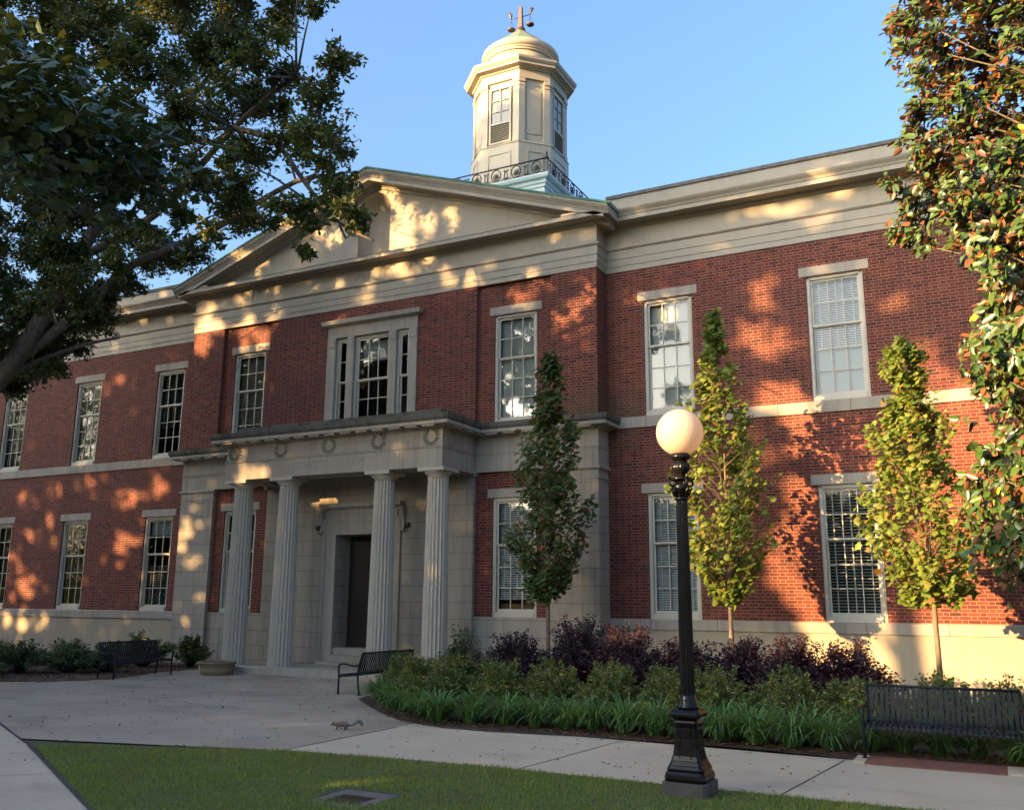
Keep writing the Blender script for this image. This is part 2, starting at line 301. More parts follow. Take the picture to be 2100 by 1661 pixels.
class MB:
    def __init__(s): s.v = []; s.f = []; s.sm = []
    def add(s, vs, fs, smooth=False):
        b = len(s.v); s.v += [tuple(map(float, q)) for q in vs]
        for f in fs: s.f.append([b + i for i in f]); s.sm.append(smooth)
        return s
    def quad(s, a, b, c, d): return s.add([a, b, c, d], [(0, 1, 2, 3)])
    def box(s, x0, x1, y0, y1, z0, z1, taper=None):
        vs = [(x0, y0, z0), (x1, y0, z0), (x1, y1, z0), (x0, y1, z0), (x0, y0, z1), (x1, y0, z1), (x1, y1, z1), (x0, y1, z1)]
        if taper is not None:
            t = taper; vs[4:] = [(x0 + t, y0 + t, z1), (x1 - t, y0 + t, z1), (x1 - t, y1 - t, z1), (x0 + t, y1 - t, z1)]
        return s.add(vs, [(0, 3, 2, 1), (4, 5, 6, 7), (0, 1, 5, 4), (1, 2, 6, 5), (2, 3, 7, 6), (3, 0, 4, 7)])
    def prism(s, pts, y0, y1):
        """polygon in (x,z), extruded along y"""
        n = len(pts); vs = [(x, y0, z) for x, z in pts] + [(x, y1, z) for x, z in pts]
        return s.add(vs, [tuple(range(n)), tuple(range(2 * n - 1, n - 1, -1))] + [(i, i + n, (i + 1) % n + n, (i + 1) % n) for i in range(n)])
    def nprism(s, pts, z0, z1, pts1=None):
        """polygon in (x,y), extruded up"""
        n = len(pts); p1 = pts1 or pts; vs = [(x, y, z0) for x, y in pts] + [(x, y, z1) for x, y in p1]
        return s.add(vs, [tuple(range(n - 1, -1, -1)), tuple(range(n, 2 * n))] + [(i, (i + 1) % n, (i + 1) % n + n, i + n) for i in range(n)])
    def lathe(s, prof, c=(0, 0, 0), seg=32, flute=0, depth=0.0, smooth=True, cap=True):
        vs = []; n = seg
        for r, z in prof:
            for k in range(n):
                a = 2 * math.pi * k / n; rr = r
                if flute: rr = r * (1 - depth * abs(math.sin(a * flute / 2)) ** 0.7)
                vs.append((c[0] + rr * math.cos(a), c[1] + rr * math.sin(a), c[2] + z))
        fs = [(i * n + k, i * n + (k + 1) % n, (i + 1) * n + (k + 1) % n, (i + 1) * n + k) for i in range(len(prof) - 1) for k in range(n)]
        s.add(vs, fs, smooth)
        if cap:
            b = len(s.v) - len(vs); m = len(prof) - 1
            s.f.append([b + k for k in range(n - 1, -1, -1)]); s.f.append([b + m * n + k for k in range(n)]); s.sm += [False, False]
        return s
    def tube(s, pts, r, sides=6, smooth=True, cap=True):
        P = [Vector(p) for p in pts]; R = r if isinstance(r, (list, tuple)) else [r] * len(P); vs = []; nrm = None
        for i, p in enumerate(P):
            t = (P[min(i + 1, len(P) - 1)] - P[max(i - 1, 0)])
            if t.length < 1e-9: t = Vector((0, 0, 1))
            t.normalize()
            if nrm is None: nrm = t.orthogonal().normalized()
            nrm = (nrm - t * nrm.dot(t))
            if nrm.length < 1e-6: nrm = t.orthogonal()
            nrm.normalize(); b = t.cross(nrm)
            for k in range(sides):
                a = 2 * math.pi * k / sides; vs.append(p + (nrm * math.cos(a) + b * math.sin(a)) * R[i])
        n = sides; fs = [(i * n + k, i * n + (k + 1) % n, (i + 1) * n + (k + 1) % n, (i + 1) * n + k) for i in range(len(P) - 1) for k in range(n)]
        if cap: fs += [tuple(range(n - 1, -1, -1)), tuple((len(P) - 1) * n + k for k in range(n))]
        return s.add(vs, fs, smooth)
    def sweep(s, path, prof, closed=False):
        """moulding: profile (out, z) swept along a plan path with mitred corners; 'out' lies right of the direction of travel"""
        n = len(path); offs = []
        for i in range(n):
            ds = []
            for j in ((i - 1, i), (i, i + 1)):
                a, b = j
                if closed: a %= n; b %= n
                elif a < 0 or b >= n: continue
                d = Vector((path[b][0] - path[a][0], path[b][1] - path[a][1])).normalized(); ds.append(Vector((d.y, -d.x)))
            if len(ds) == 1: offs.append(ds[0])
            else: offs.append((ds[0] + ds[1]) / (1 + ds[0].dot(ds[1])))
        k = len(prof); vs = [(path[i][0] + offs[i].x * o, path[i][1] + offs[i].y * o, z) for i in range(n) for o, z in prof]
        fs = []
        for i in range(n if closed else n - 1):
            j = (i + 1) % n
            for q in range(k): fs.append((i * k + q, j * k + q, j * k + (q + 1) % k, i * k + (q + 1) % k))
        if not closed: fs += [tuple(range(k - 1, -1, -1)), tuple((n - 1) * k + q for q in range(k))]
        return s.add(vs, fs)
    def wall(s, x0, x1, z0, z1, y, holes=(), depth=0.16):
        xs = sorted({x0, x1, *[h[0] for h in holes], *[h[1] for h in holes]}); zs = sorted({z0, z1, *[h[2] for h in holes], *[h[3] for h in holes]})
        for i in range(len(xs) - 1):
            for j in range(len(zs) - 1):
                cx, cz = (xs[i] + xs[i + 1]) / 2, (zs[j] + zs[j + 1]) / 2
                if any(h[0] < cx < h[1] and h[2] < cz < h[3] for h in holes): continue
                s.quad((xs[i], y, zs[j]), (xs[i + 1], y, zs[j]), (xs[i + 1], y, zs[j + 1]), (xs[i], y, zs[j + 1]))
        for a, b, c, d in holes:
            e = y + depth
            s.quad((a, y, c), (a, e, c), (a, e, d), (a, y, d)); s.quad((b, y, c), (b, y, d), (b, e, d), (b, e, c))
            s.quad((a, y, d), (a, e, d), (b, e, d), (b, y, d)); s.quad((a, y, c), (b, y, c), (b, e, c), (a, e, c))
        return s
    def mesh(s, name):
        me = bpy.data.meshes.new(name); me.from_pydata(s.v, [], s.f); me.polygons.foreach_set('use_smooth', s.sm); me.update(); return me
    def build(s, name, mat, parent=None, loc=None, bevel=0.0):
        o = link(name, s.mesh(name), mat, parent, loc)
        if bevel:
            b = o.modifiers.new('bevel', 'BEVEL'); b.width = bevel; b.segments = 2; b.limit_method = 'ANGLE'
        return o

def thing(name, label, cat, loc=(0, 0, 0), rz=0.0, group=None):
    o = bpy.data.objects.new(name, None); COL.objects.link(o); o.location = loc; o.rotation_euler = (0, 0, rz)
    return tag(o, label, cat, group)
def tag(o, label, cat, group=None):
    o['label'] = label; o['category'] = cat
    if group: o['group'] = group
    return o
def kind(o, k): o['kind'] = k; return o
def dup(root, loc, rz, label, group=None):
    r = root.copy(); COL.objects.link(r); r.location = loc; r.rotation_euler = (0, 0, rz); r['label'] = label
    if group: r['group'] = group
    for ch in list(root.children):
        c = ch.copy(); COL.objects.link(c); c.parent = r
        for g in list(ch.children):
            d = g.copy(); COL.objects.link(d); d.parent = c
    return r
def text(body, size, loc, mat, parent, name, width=None):
    cu = bpy.data.curves.new('lettering', 'FONT'); cu.body = body; cu.size = size; cu.extrude = 0.0015; cu.align_x = 'CENTER'; cu.space_character = 1.25
    t = bpy.data.objects.new('lettering', cu); COL.objects.link(t)
    me = bpy.data.meshes.new_from_object(t.evaluated_get(bpy.context.evaluated_depsgraph_get())); bpy.data.objects.remove(t)
    me.materials.clear(); o = link(name, me, mat, parent, loc); o.rotation_euler = (math.pi / 2, 0, 0)
    if width: 
        ex = max(v.co.x for v in me.vertices) - min(v.co.x for v in me.vertices); o.scale = (width / ex, 1, 1)
    return o

# ------------------------------------------------------------------ the building
bld = thing('brick_building', 'long red brick building with cream pediment, columned stone porch and lantern tower', 'building')
HW, PY, RY = 6.5, -0.6, -0.5            # pavilion half width, pier plane, recessed bay plane
WZ = (1.39, 4.17); WU = (5.955, 8.715); WW = 1.175
BT = 9.55                                # brick top
RX = [7.435, 11.161, 14.887, 18.613, 22.339]
LX = [-(x + WW) for x in RX] + [-(26.065 + WW), -(29.79 + WW)]
XL, XR, YB = -36.0, 27.0, 16.0
b = MB()
hr = [(x, x + WW, *z) for x in RX for z in (WZ, WU)]; hl = [(x, x + WW, *z) for x in LX for z in (WZ, WU)]
b.wall(HW, XR, 1.39, BT, 0, hr); b.wall(XL, -HW, 1.39, BT, 0, hl)
b.quad((XR, 0, 0), (XR, YB, 0), (XR, YB, BT), (XR, 0, BT)); b.quad((XL, 0, 0), (XL, YB, 0), (XL, YB, BT), (XL, 0, BT)); b.quad((XL, YB, 0), (XR, YB, 0), (XR, YB, BT), (XL, YB, BT))
PX = 3.7175
for sg in (-1, 1):
    xa, xb = sorted((sg * 3.25, sg * 5.3)); wx = PX if sg > 0 else -PX - WW
    b.wall(xa, xb, 1.39, 4.79, RY, [(wx, wx + WW, *WZ)], 0.14); b.wall(xa, xb, 5.6, BT, RY, [(wx, wx + WW, *WU)], 0.14)
    xp, xq = sorted((sg * 5.3, sg * HW)); b.wall(xp, xq, 5.6, BT, PY)
    b.quad((sg * HW, PY, 5.6), (sg * HW, 0, 5.6), (sg * HW, 0, BT), (sg * HW, PY, BT))
    for xx in (3.25, 5.3): b.quad((sg * xx, PY, 5.6), (sg * xx, RY, 5.6), (sg * xx, RY, BT), (sg * xx, PY, BT))
b.wall(-3.25, 3.25, 5.6, BT, PY, [(-1.40, 1.40, 5.95, 9.02)], 0.2)
b.build('wall', B['brick'], bld)
# stone: base, water table, string course
s = MB()
wt = [(0.0, 1.164), (0.05, 1.17), (0.05, 1.372), (0.0, 1.392), (-0.05, 1.392), (-0.05, 1.164)]
s.sweep([(XL, 0), (-HW, 0)], wt); s.sweep([(HW, 0), (XR, 0)], wt)
st = [(-0.02, 5.70), (0.035, 5.70), (0.035, 5.94), (0.0, 5.958), (-0.02, 5.958)]
s.sweep([(XL, 0), (-HW, 0)], st); s.sweep([(HW, 0), (XR, 0)], st)
s.build('string_course', mat_stone('string_course_stone', joints=(9.0, 1.49, 0.0, 0.012)), bld)
f = MB(); f.wall(HW, XR, -0.1, 1.164, -0.012); f.wall(XL, -HW, -0.1, 1.164, -0.012); f.build('foundation', B['stucco'], bld)
# pavilion stonework
for sg in (-1, 1):
    a = MB(); xp, xq = sorted((sg * 5.25, sg * HW))
    a.box(xp, xq, PY - 0.015, 0.0, -0.1, 4.79); a.build('stone_pier', B['ashlar_pier'], bld)
    a = MB(); xa, xb = sorted((sg * 3.25, sg * 5.25)); a.wall(xa, xb, -0.1, 1.389, RY - 0.01); a.build('stone_base', B['ashlar_pier'], bld)
a = MB(); a.wall(-3.25, 3.25, -0.1, 4.86, PY - 0.012, [(-0.80, 0.80, 0.16, 3.395)], 0.62)
for sg in (-1, 1): a.quad((sg * 3.25, PY - 0.012, -0.1), (sg * 3.25, RY, -0.1), (sg * 3.25, RY, 4.79), (sg * 3.25, PY - 0.012, 4.79))
a.build('porch_wall', B['ashlar'], bld)
fr = MB()
pp = [(-HW, 0.1), (-HW, PY), (HW, PY), (HW, 0.1)]
fr.sweep(pp, [(0.0, 4.788), (0.014, 4.788), (0.014, 5.20), (0.03, 5.20), (0.03, 5.245), (0.012, 5.25), (0.012, 5.70), (0.0, 5.70)])
fr.build('stone_frieze', B['frieze_stone'], bld)
for sg in (-1, 1):
    cp = MB()
    xp, xq = sorted((sg * 5.25, sg * HW)); q = [(xp, RY), (xp, PY), (xq, PY), (xq, 0.0)] if sg > 0 else [(xp, 0.0), (xp, PY), (xq, PY), (xq, RY)]
    cp.sweep(q, [(0.016, 4.70), (0.05, 4.715), (0.065, 4.75), (0.05, 4.785), (0.016, 4.787)]); cp.sweep(q, [(0.0155, 4.50), (0.028, 4.50), (0.028, 4.53), (0.0155, 4.53)])
    cp.build('capital_band', B['stone'], bld)
    cp = MB(); cp.box(sg * 3.25 - 0.07, sg * 3.25 + 0.07, PY - 0.07, RY, 4.70, 4.787); cp.build('capital_block', B['stone'], bld)
# ledge over the ground floor: pavilion and porch in one run
PHW, PF = 3.30, -2.17
run = [(-HW, 0.0), (-HW, PY), (-PHW, PY), (-PHW, PF), (PHW, PF), (PHW, PY), (HW, PY), (HW, 0.0)]
c1 = MB(); c1.sweep(run, [(0.0, 5.64), (0.06, 5.655), (0.08, 5.69), (0.30, 5.70), (0.30, 5.775), (-0.01, 5.778)])
for (xa, ya, xb, yb) in ((-PHW, PF, PHW, PF), (PHW, PF, PHW, PY), (-PHW, PF, -PHW, PY), (PHW + .3, PY, HW, PY), (-HW, PY, -PHW - .3, PY)):
    L = math.hypot(xb - xa, yb - ya); n = max(1, int(L / 0.47))
    for k in range(n):
        t = (k + 0.5) / n; x, y = xa + (xb - xa) * t, ya + (yb - ya) * t
        if ya == yb: c1.box(x - 0.16, x + 0.16, y - 0.27, y - 0.02, 5.655, 5.699)
        else:
            sx = 1 if xa > 0 else -1; x0, x1 = sorted((x + sx * 0.02, x + sx * 0.27)); c1.box(x0, x1, y - 0.16, y + 0.16, 5.655, 5.699)
c1.build('porch_cornice', B['stone'], bld)
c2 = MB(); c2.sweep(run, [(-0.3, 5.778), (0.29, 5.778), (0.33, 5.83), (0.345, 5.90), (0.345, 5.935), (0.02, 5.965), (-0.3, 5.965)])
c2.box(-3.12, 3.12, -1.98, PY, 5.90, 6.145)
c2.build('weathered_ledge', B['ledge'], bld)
# ---- entablature of the whole front
path = [(XL, 0), (-HW, 0), (-HW, PY), (HW, PY), (HW, 0), (XR, 0)]
e = MB(); e.sweep(path, [(-0.06, 9.54), (0.02, 9.54), (0.02, 9.672), (0.035, 9.677), (0.035, 9.85), (0.05, 9.855), (0.05, 10.065), (0.075, 10.08), (0.10, 10.11), (0.10, 10.145), (0.03, 10.15), (-0.06, 10.15)])
e.build('architrave', B['cream'], bld)
e = MB(); e.sweep(path, [(-0.06, 10.15), (0.028, 10.15), (0.028, 10.60), (-0.06, 10.60)]); e.build('frieze', B['cream'], bld)
e = MB(); e.sweep(path, [(-0.06, 10.60), (0.05, 10.60), (0.06, 10.632), (0.085, 10.64), (0.095, 10.685), (0.13, 10.70), (0.40, 10.685), (0.40, 10.67), (0.425, 10.67), (0.425, 10.765), (0.44, 10.775), (-0.06, 10.78)])
for pth in ([(XL, 0), (-HW - 0.02, 0)], [(HW, PY - 0.44), (HW, 0), (XR, 0)]): pass
e.build('cornice', B['cream'], bld)
cy = [(0.0, 10.782), (0.43, 10.782), (0.45, 10.83), (0.50, 10.89), (0.52, 10.93), (0.52, 10.96), (0.0, 10.99)]
e = MB(); e.sweep([(-HW, PY - 0.42), (-HW, 0), (-HW - 0.01, 0), (XL, 0)][::-1][0:1] + [(-HW, 0), (-HW, PY - 0.42)], cy); e.sweep([(HW, PY - 0.42), (HW, 0), (XR, 0)], cy)
e.build('gutter_moulding', B['cream'], bld)
# blocking course and coping over the wings
e = MB()
for xa, xb in ((XL, -HW - 0.1), (HW + 0.05, XR)): e.box(xa, xb, -0.03, 0.3, 10.95, 11.44)
e.box(XL, XR, YB - 0.3, YB, 9.5, 11.44); e.box(XL, XL + 0.3, 0.31, YB, 9.5, 11.44); e.box(XR - 0.3, XR, 0.31, YB, 9.5, 11.44)
e.build('parapet', B['cream'], bld)
e = MB()
for xa, xb in ((XL, -HW - 0.1), (HW + 0.05, XR)): e.box(xa, xb, -0.07, 0.34, 11.442, 11.525)
e.build('coping', B['coping'], bld)
# ---- pediment
SL = 0.347; ZA = 12.90
def zr(x): return ZA - SL * abs(x)
def rake(mb, prof, hw, ymul=1.0):
    k = len(prof); vs = []
    for x in (-hw, 0.0, hw):
        for o, dz in prof: vs.append((x, PY - o, zr(x) + dz))
    fs = [(i * k + q, (i + 1) * k + q, (i + 1) * k + (q + 1) % k, i * k + (q + 1) % k) for i in (0, 1) for q in range(k)]
    fs += [tuple(range(k - 1, -1, -1)), tuple(2 * k + q for q in range(k))]; mb.add(vs, fs)
e = MB()
rake(e, [(-0.3, -0.02), (0.03, -0.02), (0.05, 0.0), (0.06, 0.045), (0.095, 0.055), (0.11, 0.10), (0.40, 0.085), (0.40, 0.07), (0.425, 0.07), (0.425, 0.165), (-0.3, 0.17)], HW + 0.36)
rake(e, [(-0.3, 0.172), (0.43, 0.172), (0.45, 0.22), (0.50, 0.29), (0.52, 0.33), (0.52, 0.375), (-0.3, 0.375)], HW + 0.50)
[e.box(*sorted((sg * 5.75, sg * 6.9)), PY - 0.385, PY + 0.01, 10.776, 10.86) for sg in (-1, 1)]
e.build('raking_cornice', B['cream'], bld)
e = MB(); rake(e, [(-8.0, 0.377), (0.545, 0.377), (0.545, 0.43), (-8.0, 0.43)], HW + 0.53); e.build('pediment_roof', B['copper'], bld)
e = MB()
zb = 10.74; nx, nr, nb, ns = -0.04, 0.53, 10.80, 12.25; yt = PY + 0.002
xe = (ZA - zb) / SL
e.add([(-xe, yt, zb), (nx - nr, yt, zb), (nx - nr, yt, zr(nx - nr))], [(0, 1, 2)]); e.add([(nx + nr, yt, zb), (xe, yt, zb), (nx + nr, yt, zr(nx + nr))], [(0, 1, 2)])
e.quad((nx - nr, yt, zb), (nx + nr, yt, zb), (nx + nr, yt, nb), (nx - nr, yt, nb))
arc = [(nx - nr * math.cos(math.pi * k / 24), ns + nr * math.sin(math.pi * k / 24)) for k in range(25)]
for k in range(24):
    (x0, z0), (x1, z1) = arc[k], arc[k + 1]
    if x0 < 0 < x1: e.add([(x0, yt, z0), (x1, yt, z1), (x1, yt, zr(x1)), (0, yt, zr(0)), (x0, yt, zr(x0))], [(0, 1, 2, 3, 4)])
    else: e.quad((x0, yt, z0), (x1, yt, z1), (x1, yt, zr(x1)), (x0, yt, zr(x0)))
tym = e.build('tympanum', B['cream'], bld)
e = MB(); n = 16; rows = [(nb, 1.0, 0.0)] + [(ns, 1.0, 0.0)] + [(ns + nr * math.sin(t), math.cos(t), 0) for t in (i * math.pi / 20 for i in range(1, 11))]
vs = []
for z, sc_, _ in rows:
    for k in range(n + 1):
        a_ = math.pi * k / n; vs.append((nx - nr * sc_ * math.cos(a_), yt + nr * 0.8 * sc_ * math.sin(a_), z))
e.add(vs, [(i * (n + 1) + k, i * (n + 1) + k + 1, (i + 1) * (n + 1) + k + 1, (i + 1) * (n + 1) + k) for i in range(len(rows) - 1) for k in range(n)], True)
e.add([vs[k] for k in range(n + 1)], [tuple(range(n + 1))])
e.build('niche', B['cream'], tym)
text('IVSTITIA', 0.36, (-0.03, PY - 0.030, 10.225), B['carved_cream'], bld, 'frieze_lettering', 1.45)
# roof behind
e = MB(); e.quad((XL, 0.2, 11.0), (XR, 0.2, 11.0), (XR, YB, 11.0), (XL, YB, 11.0)); e.build('flat_roof', B['roof'], bld)

# ---- windows
def mk(fn, name):
    b_ = MB(); fn(b_); return b_.mesh(name)
def sash_mesh(w_, h_, y, cols, rows, bot=0.05, top=0.045):
    b_ = MB(); s_ = 0.045; d = 0.035; mu = 0.011
    b_.box(0, s_, y, y + d, 0, h_); b_.box(w_ - s_, w_, y, y + d, 0, h_); b_.box(s_, w_ - s_, y, y + d, 0, bot); b_.box(s_, w_ - s_, y, y + d, h_ - top, h_)
    iw, ih = w_ - 2 * s_, h_ - bot - top
    for k in range(1, cols): x = s_ + iw * k / cols; b_.box(x - mu, x + mu, y + 0.003, y + d - 0.004, bot, h_ - top)
    for k in range(1, rows): z = bot + ih * k / rows; b_.box(s_, w_ - s_, y + 0.005, y + d - 0.006, z - mu, z + mu)
    return b_
WH = WZ[1] - WZ[0]
fb = MB(); J = 0.082
fb.box(0, J, 0.045, 0.19, 0, WH); fb.box(WW - J, WW, 0.045, 0.19, 0, WH); fb.box(J, WW - J, 0.045, 0.19, WH - J, WH); fb.box(J, WW - J, 0.012, 0.19, 0.0, 0.115)
fb.box(0.03, 0.06, 0.03, 0.0449, 0.1, WH - 0.03); fb.box(WW - 0.06, WW - 0.03, 0.03, 0.0449, 0.1, WH - 0.03); fb.box(0.03, WW - 0.03, 0.03, 0.0449, WH - 0.06, WH - 0.03)
FRAME = fb.mesh('window')
IW, IH = WW - 2 * J, WH - J - 0.115; HB = IH * 0.6
def off(b_, dx, dz): b_.v = [(x + dx, y, z + dz) for x, y, z in b_.v]; return b_
LOW = off(sash_mesh(IW, HB, 0.125, 3, 3, 0.07, 0.04), J, 0.115).mesh('lower_sash'); UPP = off(sash_mesh(IW, IH - HB + 0.02, 0.085, 3, 2, 0.045, 0.045), J, 0.115 + HB - 0.02).mesh('upper_sash')
pb = MB(); pb.quad((J, 0.145, 0.12), (J + IW, 0.145, 0.12), (J + IW, 0.145, 0.115 + HB), (J, 0.145, 0.115 + HB)); pb.quad((J, 0.105, 0.115 + HB), (J + IW, 0.105, 0.115 + HB), (J + IW, 0.105, WH - J), (J, 0.105, WH - J))
PANE = pb.mesh('pane')
lb = MB(); lb.box(-0.13, WW + 0.13, -0.022, 0.14, 0, 0.212); LINT = lb.mesh('lintel')
for me, mt in ((FRAME, 'frame'), (LOW, 'frame'), (UPP, 'frame'), (PANE, 'glass'), (LINT, 'stone')): me.materials.append(B[mt])
def slats(z0, z1, tilt, mat, name='blind', pitch=0.052):
    b_ = MB(); z = z0
    while z < z1:
        c, s_ = math.cos(tilt) * 0.024, math.sin(tilt) * 0.024
        b_.quad((J + .01, 0.22 - c, z - s_), (J + IW - .01, 0.22 - c, z - s_), (J + IW - .01, 0.22 + c, z + s_), (J + .01, 0.22 + c, z + s_)); z += pitch
    for x in (J + 0.16, J + IW * 0.5, J + IW - 0.16): b_.box(x - 0.012, x + 0.012, 0.19, 0.192, z0, z1)
    me = b_.mesh(name); me.materials.append(B[mat]); return me
def sheet(z0, z1, mat, name='blind', wave=0.0, x0=None, x1=None):
    b_ = MB(); n = 40; xa = J if x0 is None else x0; xb = J + IW if x1 is None else x1
    pts = [(xa + (xb - xa) * k / n, 0.22 + wave * math.sin(k * 1.3)) for k in range(n + 1)]
    b_.add([(x, y, z0) for x, y in pts] + [(x, y, z1) for x, y in pts], [(k, k + 1, n + 2 + k, n + 1 + k) for k in range(n)], True)
    me = b_.mesh(name); me.materials.append(B[mat]); return me
ZM = 0.115 + IH * 0.4
rm = MB(); rm.add([(-.3, .2, 0), (WW + .3, .2, 0), (WW + .3, 1.2, 0), (-.3, 1.2, 0), (-.3, .2, WH), (WW + .3, .2, WH), (WW + .3, 1.2, WH), (-.3, 1.2, WH)], [(0, 3, 2, 1), (4, 5, 6, 7), (1, 2, 6, 5), (2, 3, 7, 6), (3, 0, 4, 7)])
ROOM = rm.mesh('room_interior'); ROOM.materials.append(B['room'])
BL = {'slat_open': [slats(0.12, WH - .1, 0.38, 'blind', 'blind', 0.062)], 'slat_shut': [slats(0.12, WH - .1, 0.95, 'blind')], 'slat_high': [slats(0.42, WH - .1, 0.8, 'blind')],
      'two_tone': [slats(ZM, WH - .1, 1.05, 'blind'), sheet(0.12, ZM - 0.02, 'shade_pale')], 'shade': [sheet(0.12, WH - .1, 'shade')], 'shade_low': [sheet(0.12, ZM + 0.02, 'shade_pale')],
      'curtain': [sheet(0.12, WH - .1, 'curtain', 'curtain', 0.025)], 'half': [slats(1.0, WH - .1, 0.5, 'slat_dark')], 'dark': [],
      'shade_tan': [sheet(0.12, WH - .1, 'curtain')], 'part': [slats(0.12, 1.35, 0.5, 'slat_dark'), sheet(WH - .55, WH - .1, 'blind')]}
def window(x, y, z, blind, name='window'):
    o = link(name, FRAME, None, bld, (x, y, z))
    for me in (LOW, UPP, PANE): link(me.name.split('.')[0], me, None, o)
    l = link('lintel', LINT, None, o, (0, 0, WH + 0.001))
    for me in BL[blind]: link(me.name.split('.')[0], me, None, o)
    link('room_interior', ROOM, None, o, (0, 0.05, 0))
    return o
for k, x in enumerate(RX):
    window(x, 0, WU[0], ['shade', 'two_tone', 'half', 'shade', 'half'][k]); window(x, 0, WZ[0], ['slat_shut', 'slat_open', 'slat_open', 'dark', 'shade'][k])
for k, x in enumerate(LX):
    window(x, 0, WU[0], ['half', 'shade_tan', 'slat_open', 'curtain', 'shade', 'dark', 'half'][k]); window(x, 0, WZ[0], ['part', 'dark', 'dark', 'half', 'dark', 'shade', 'dark'][k])
window(PX, RY, WU[0], 'shade'); wo = window(PX, RY, WZ[0], 'slat_high'); window(-PX - WW, RY, WU[0], 'shade_tan'); window(-PX - WW, RY, WZ[0], 'dark')
dk = MB(); dk.box(J, J + IW, 0.3, 0.7, 0.1, 0.30); dk.build('desk', B['desk'], wo)
# ---- three-part window in the middle of the upper floor
tw = MB()
for x0, x1 in ((-1.40, -1.14), (-0.75, -0.52), (0.62, 0.85), (1.24, 1.50)):
    tw.box(x0 + (0.0 if x0 > -1 else -0.02), x1, PY - 0.035, PY + 0.20, 5.95, 8.715); tw.box(x0 + 0.03, x1 - 0.03, PY - 0.05, PY - 0.0351, 8.47, 8.69); tw.box(x0 - 0.005, x1 + 0.005, PY - 0.043, PY - 0.0352, 8.44, 8.462)
tw.box(-1.42, 1.50, PY - 0.03, PY + 0.2, 8.716, 9.03)
tw.sweep([(-1.42, PY + 0.1), (-1.42, PY - 0.03), (1.50, PY - 0.03), (1.50, PY + 0.1)], [(0.0, 9.03), (0.03, 9.035), (0.05, 9.06), (0.13, 9.075), (0.14, 9.13), (0.15, 9.19), (0.10, 9.20), (0.0, 9.20)])
two = tw.build('triple_window', B['stone'], bld, bevel=0.006)
for x0, x1, cols in ((-1.14, -0.75, 1), (-0.52, 0.62, 3), (0.85, 1.24, 1)):
    w_ = x1 - x0; fbx = MB(); y0 = PY + 0.06; q = 0.06
    fbx.box(x0, x0 + q, y0, y0 + .13, 5.95, 8.716); fbx.box(x1 - q, x1, y0, y0 + .13, 5.95, 8.716); fbx.box(x0 + q, x1 - q, y0, y0 + .13, 8.64, 8.716)
    fbx.v += []; sb = off(sash_mesh(w_ - 2 * q, 1.17, y0 + .03, cols, 2), x0 + q, 7.47); sl = off(sash_mesh(w_ - 2 * q, 1.55, y0 + .07, cols, 3, .07), x0 + q, 5.95)
    fbx.add(sb.v, sb.f); fbx.add(sl.v, sl.f); fbx.build('window_frame', B['frame'], two)
    g = MB(); g.quad((x0 + q, y0 + .09, 5.95), (x1 - q, y0 + .09, 5.95), (x1 - q, y0 + .09, 7.5), (x0 + q, y0 + .09, 7.5)); g.quad((x0 + q, y0 + .05, 7.5), (x1 - q, y0 + .05, 7.5), (x1 - q, y0 + .05, 8.65), (x0 + q, y0 + .05, 8.65)); g.build('pane', B['glass'], two)
g = MB(); g.box(-0.45, 0.6, PY + .3, PY + .31, 8.05, 8.6); g.build('blind', B['shade'], two)
g = MB(); g.add([(-1.4, PY + .21, 5.96), (1.4, PY + .21, 5.96), (1.4, PY + 1.6, 5.96), (-1.4, PY + 1.6, 5.96), (-1.4, PY + .21, 8.7), (1.4, PY + .21, 8.7), (1.4, PY + 1.6, 8.7), (-1.4, PY + 1.6, 8.7)], [(0, 3, 2, 1), (4, 5, 6, 7), (1, 2, 6, 5), (2, 3, 7, 6), (3, 0, 4, 7)]); g.build('room_interior', B['room'], two)
# ---- porch
p = MB()
for x0, x1, y0, y1 in ((-PHW, PHW, PF, PF + 0.66), (-PHW, -PHW + 0.66, PF + 0.66, PY - 0.02), (PHW - 0.66, PHW, PF + 0.66, PY - 0.02)): p.box(x0, x1, y0, y1, 4.752, 5.20)
p.box(-PHW, PHW, PF, PY - 0.02, 5.25, 5.70); p.sweep([(-PHW, PY), (-PHW, PF), (PHW, PF), (PHW, PY)], [(-0.1, 5.20), (0.022, 5.20), (0.022, 5.25), (-0.1, 5.25)])
porch = p.build('porch', B['frieze_stone'], bld)
CX = (-2.95, -1.435, 1.49, 2.99)
def column_mesh():
    c = MB(); H = 4.40; pr = []
    for k in range(13):
        t = k / 12; pr.append((0.295 - 0.055 * t ** 1.4, H * t))
    c.lathe(pr, seg=160, flute=20, depth=0.14, smooth=False)
    c.lathe([(0.238, H - 0.02), (0.245, H + 0.0), (0.25, H + 0.015), (0.27, H + 0.04), (0.31, H + 0.07), (0.33, H + 0.095), (0.33, H + 0.11)], seg=48)
    c.box(-0.352, 0.352, -0.352, 0.352, H + 0.111, 4.7515 - 0.16)
    return c.mesh('column')
CM = column_mesh(); CM.materials.append(B['column'])
for x in CX: link('column', CM, None, porch, (x, -1.82, 0.16))
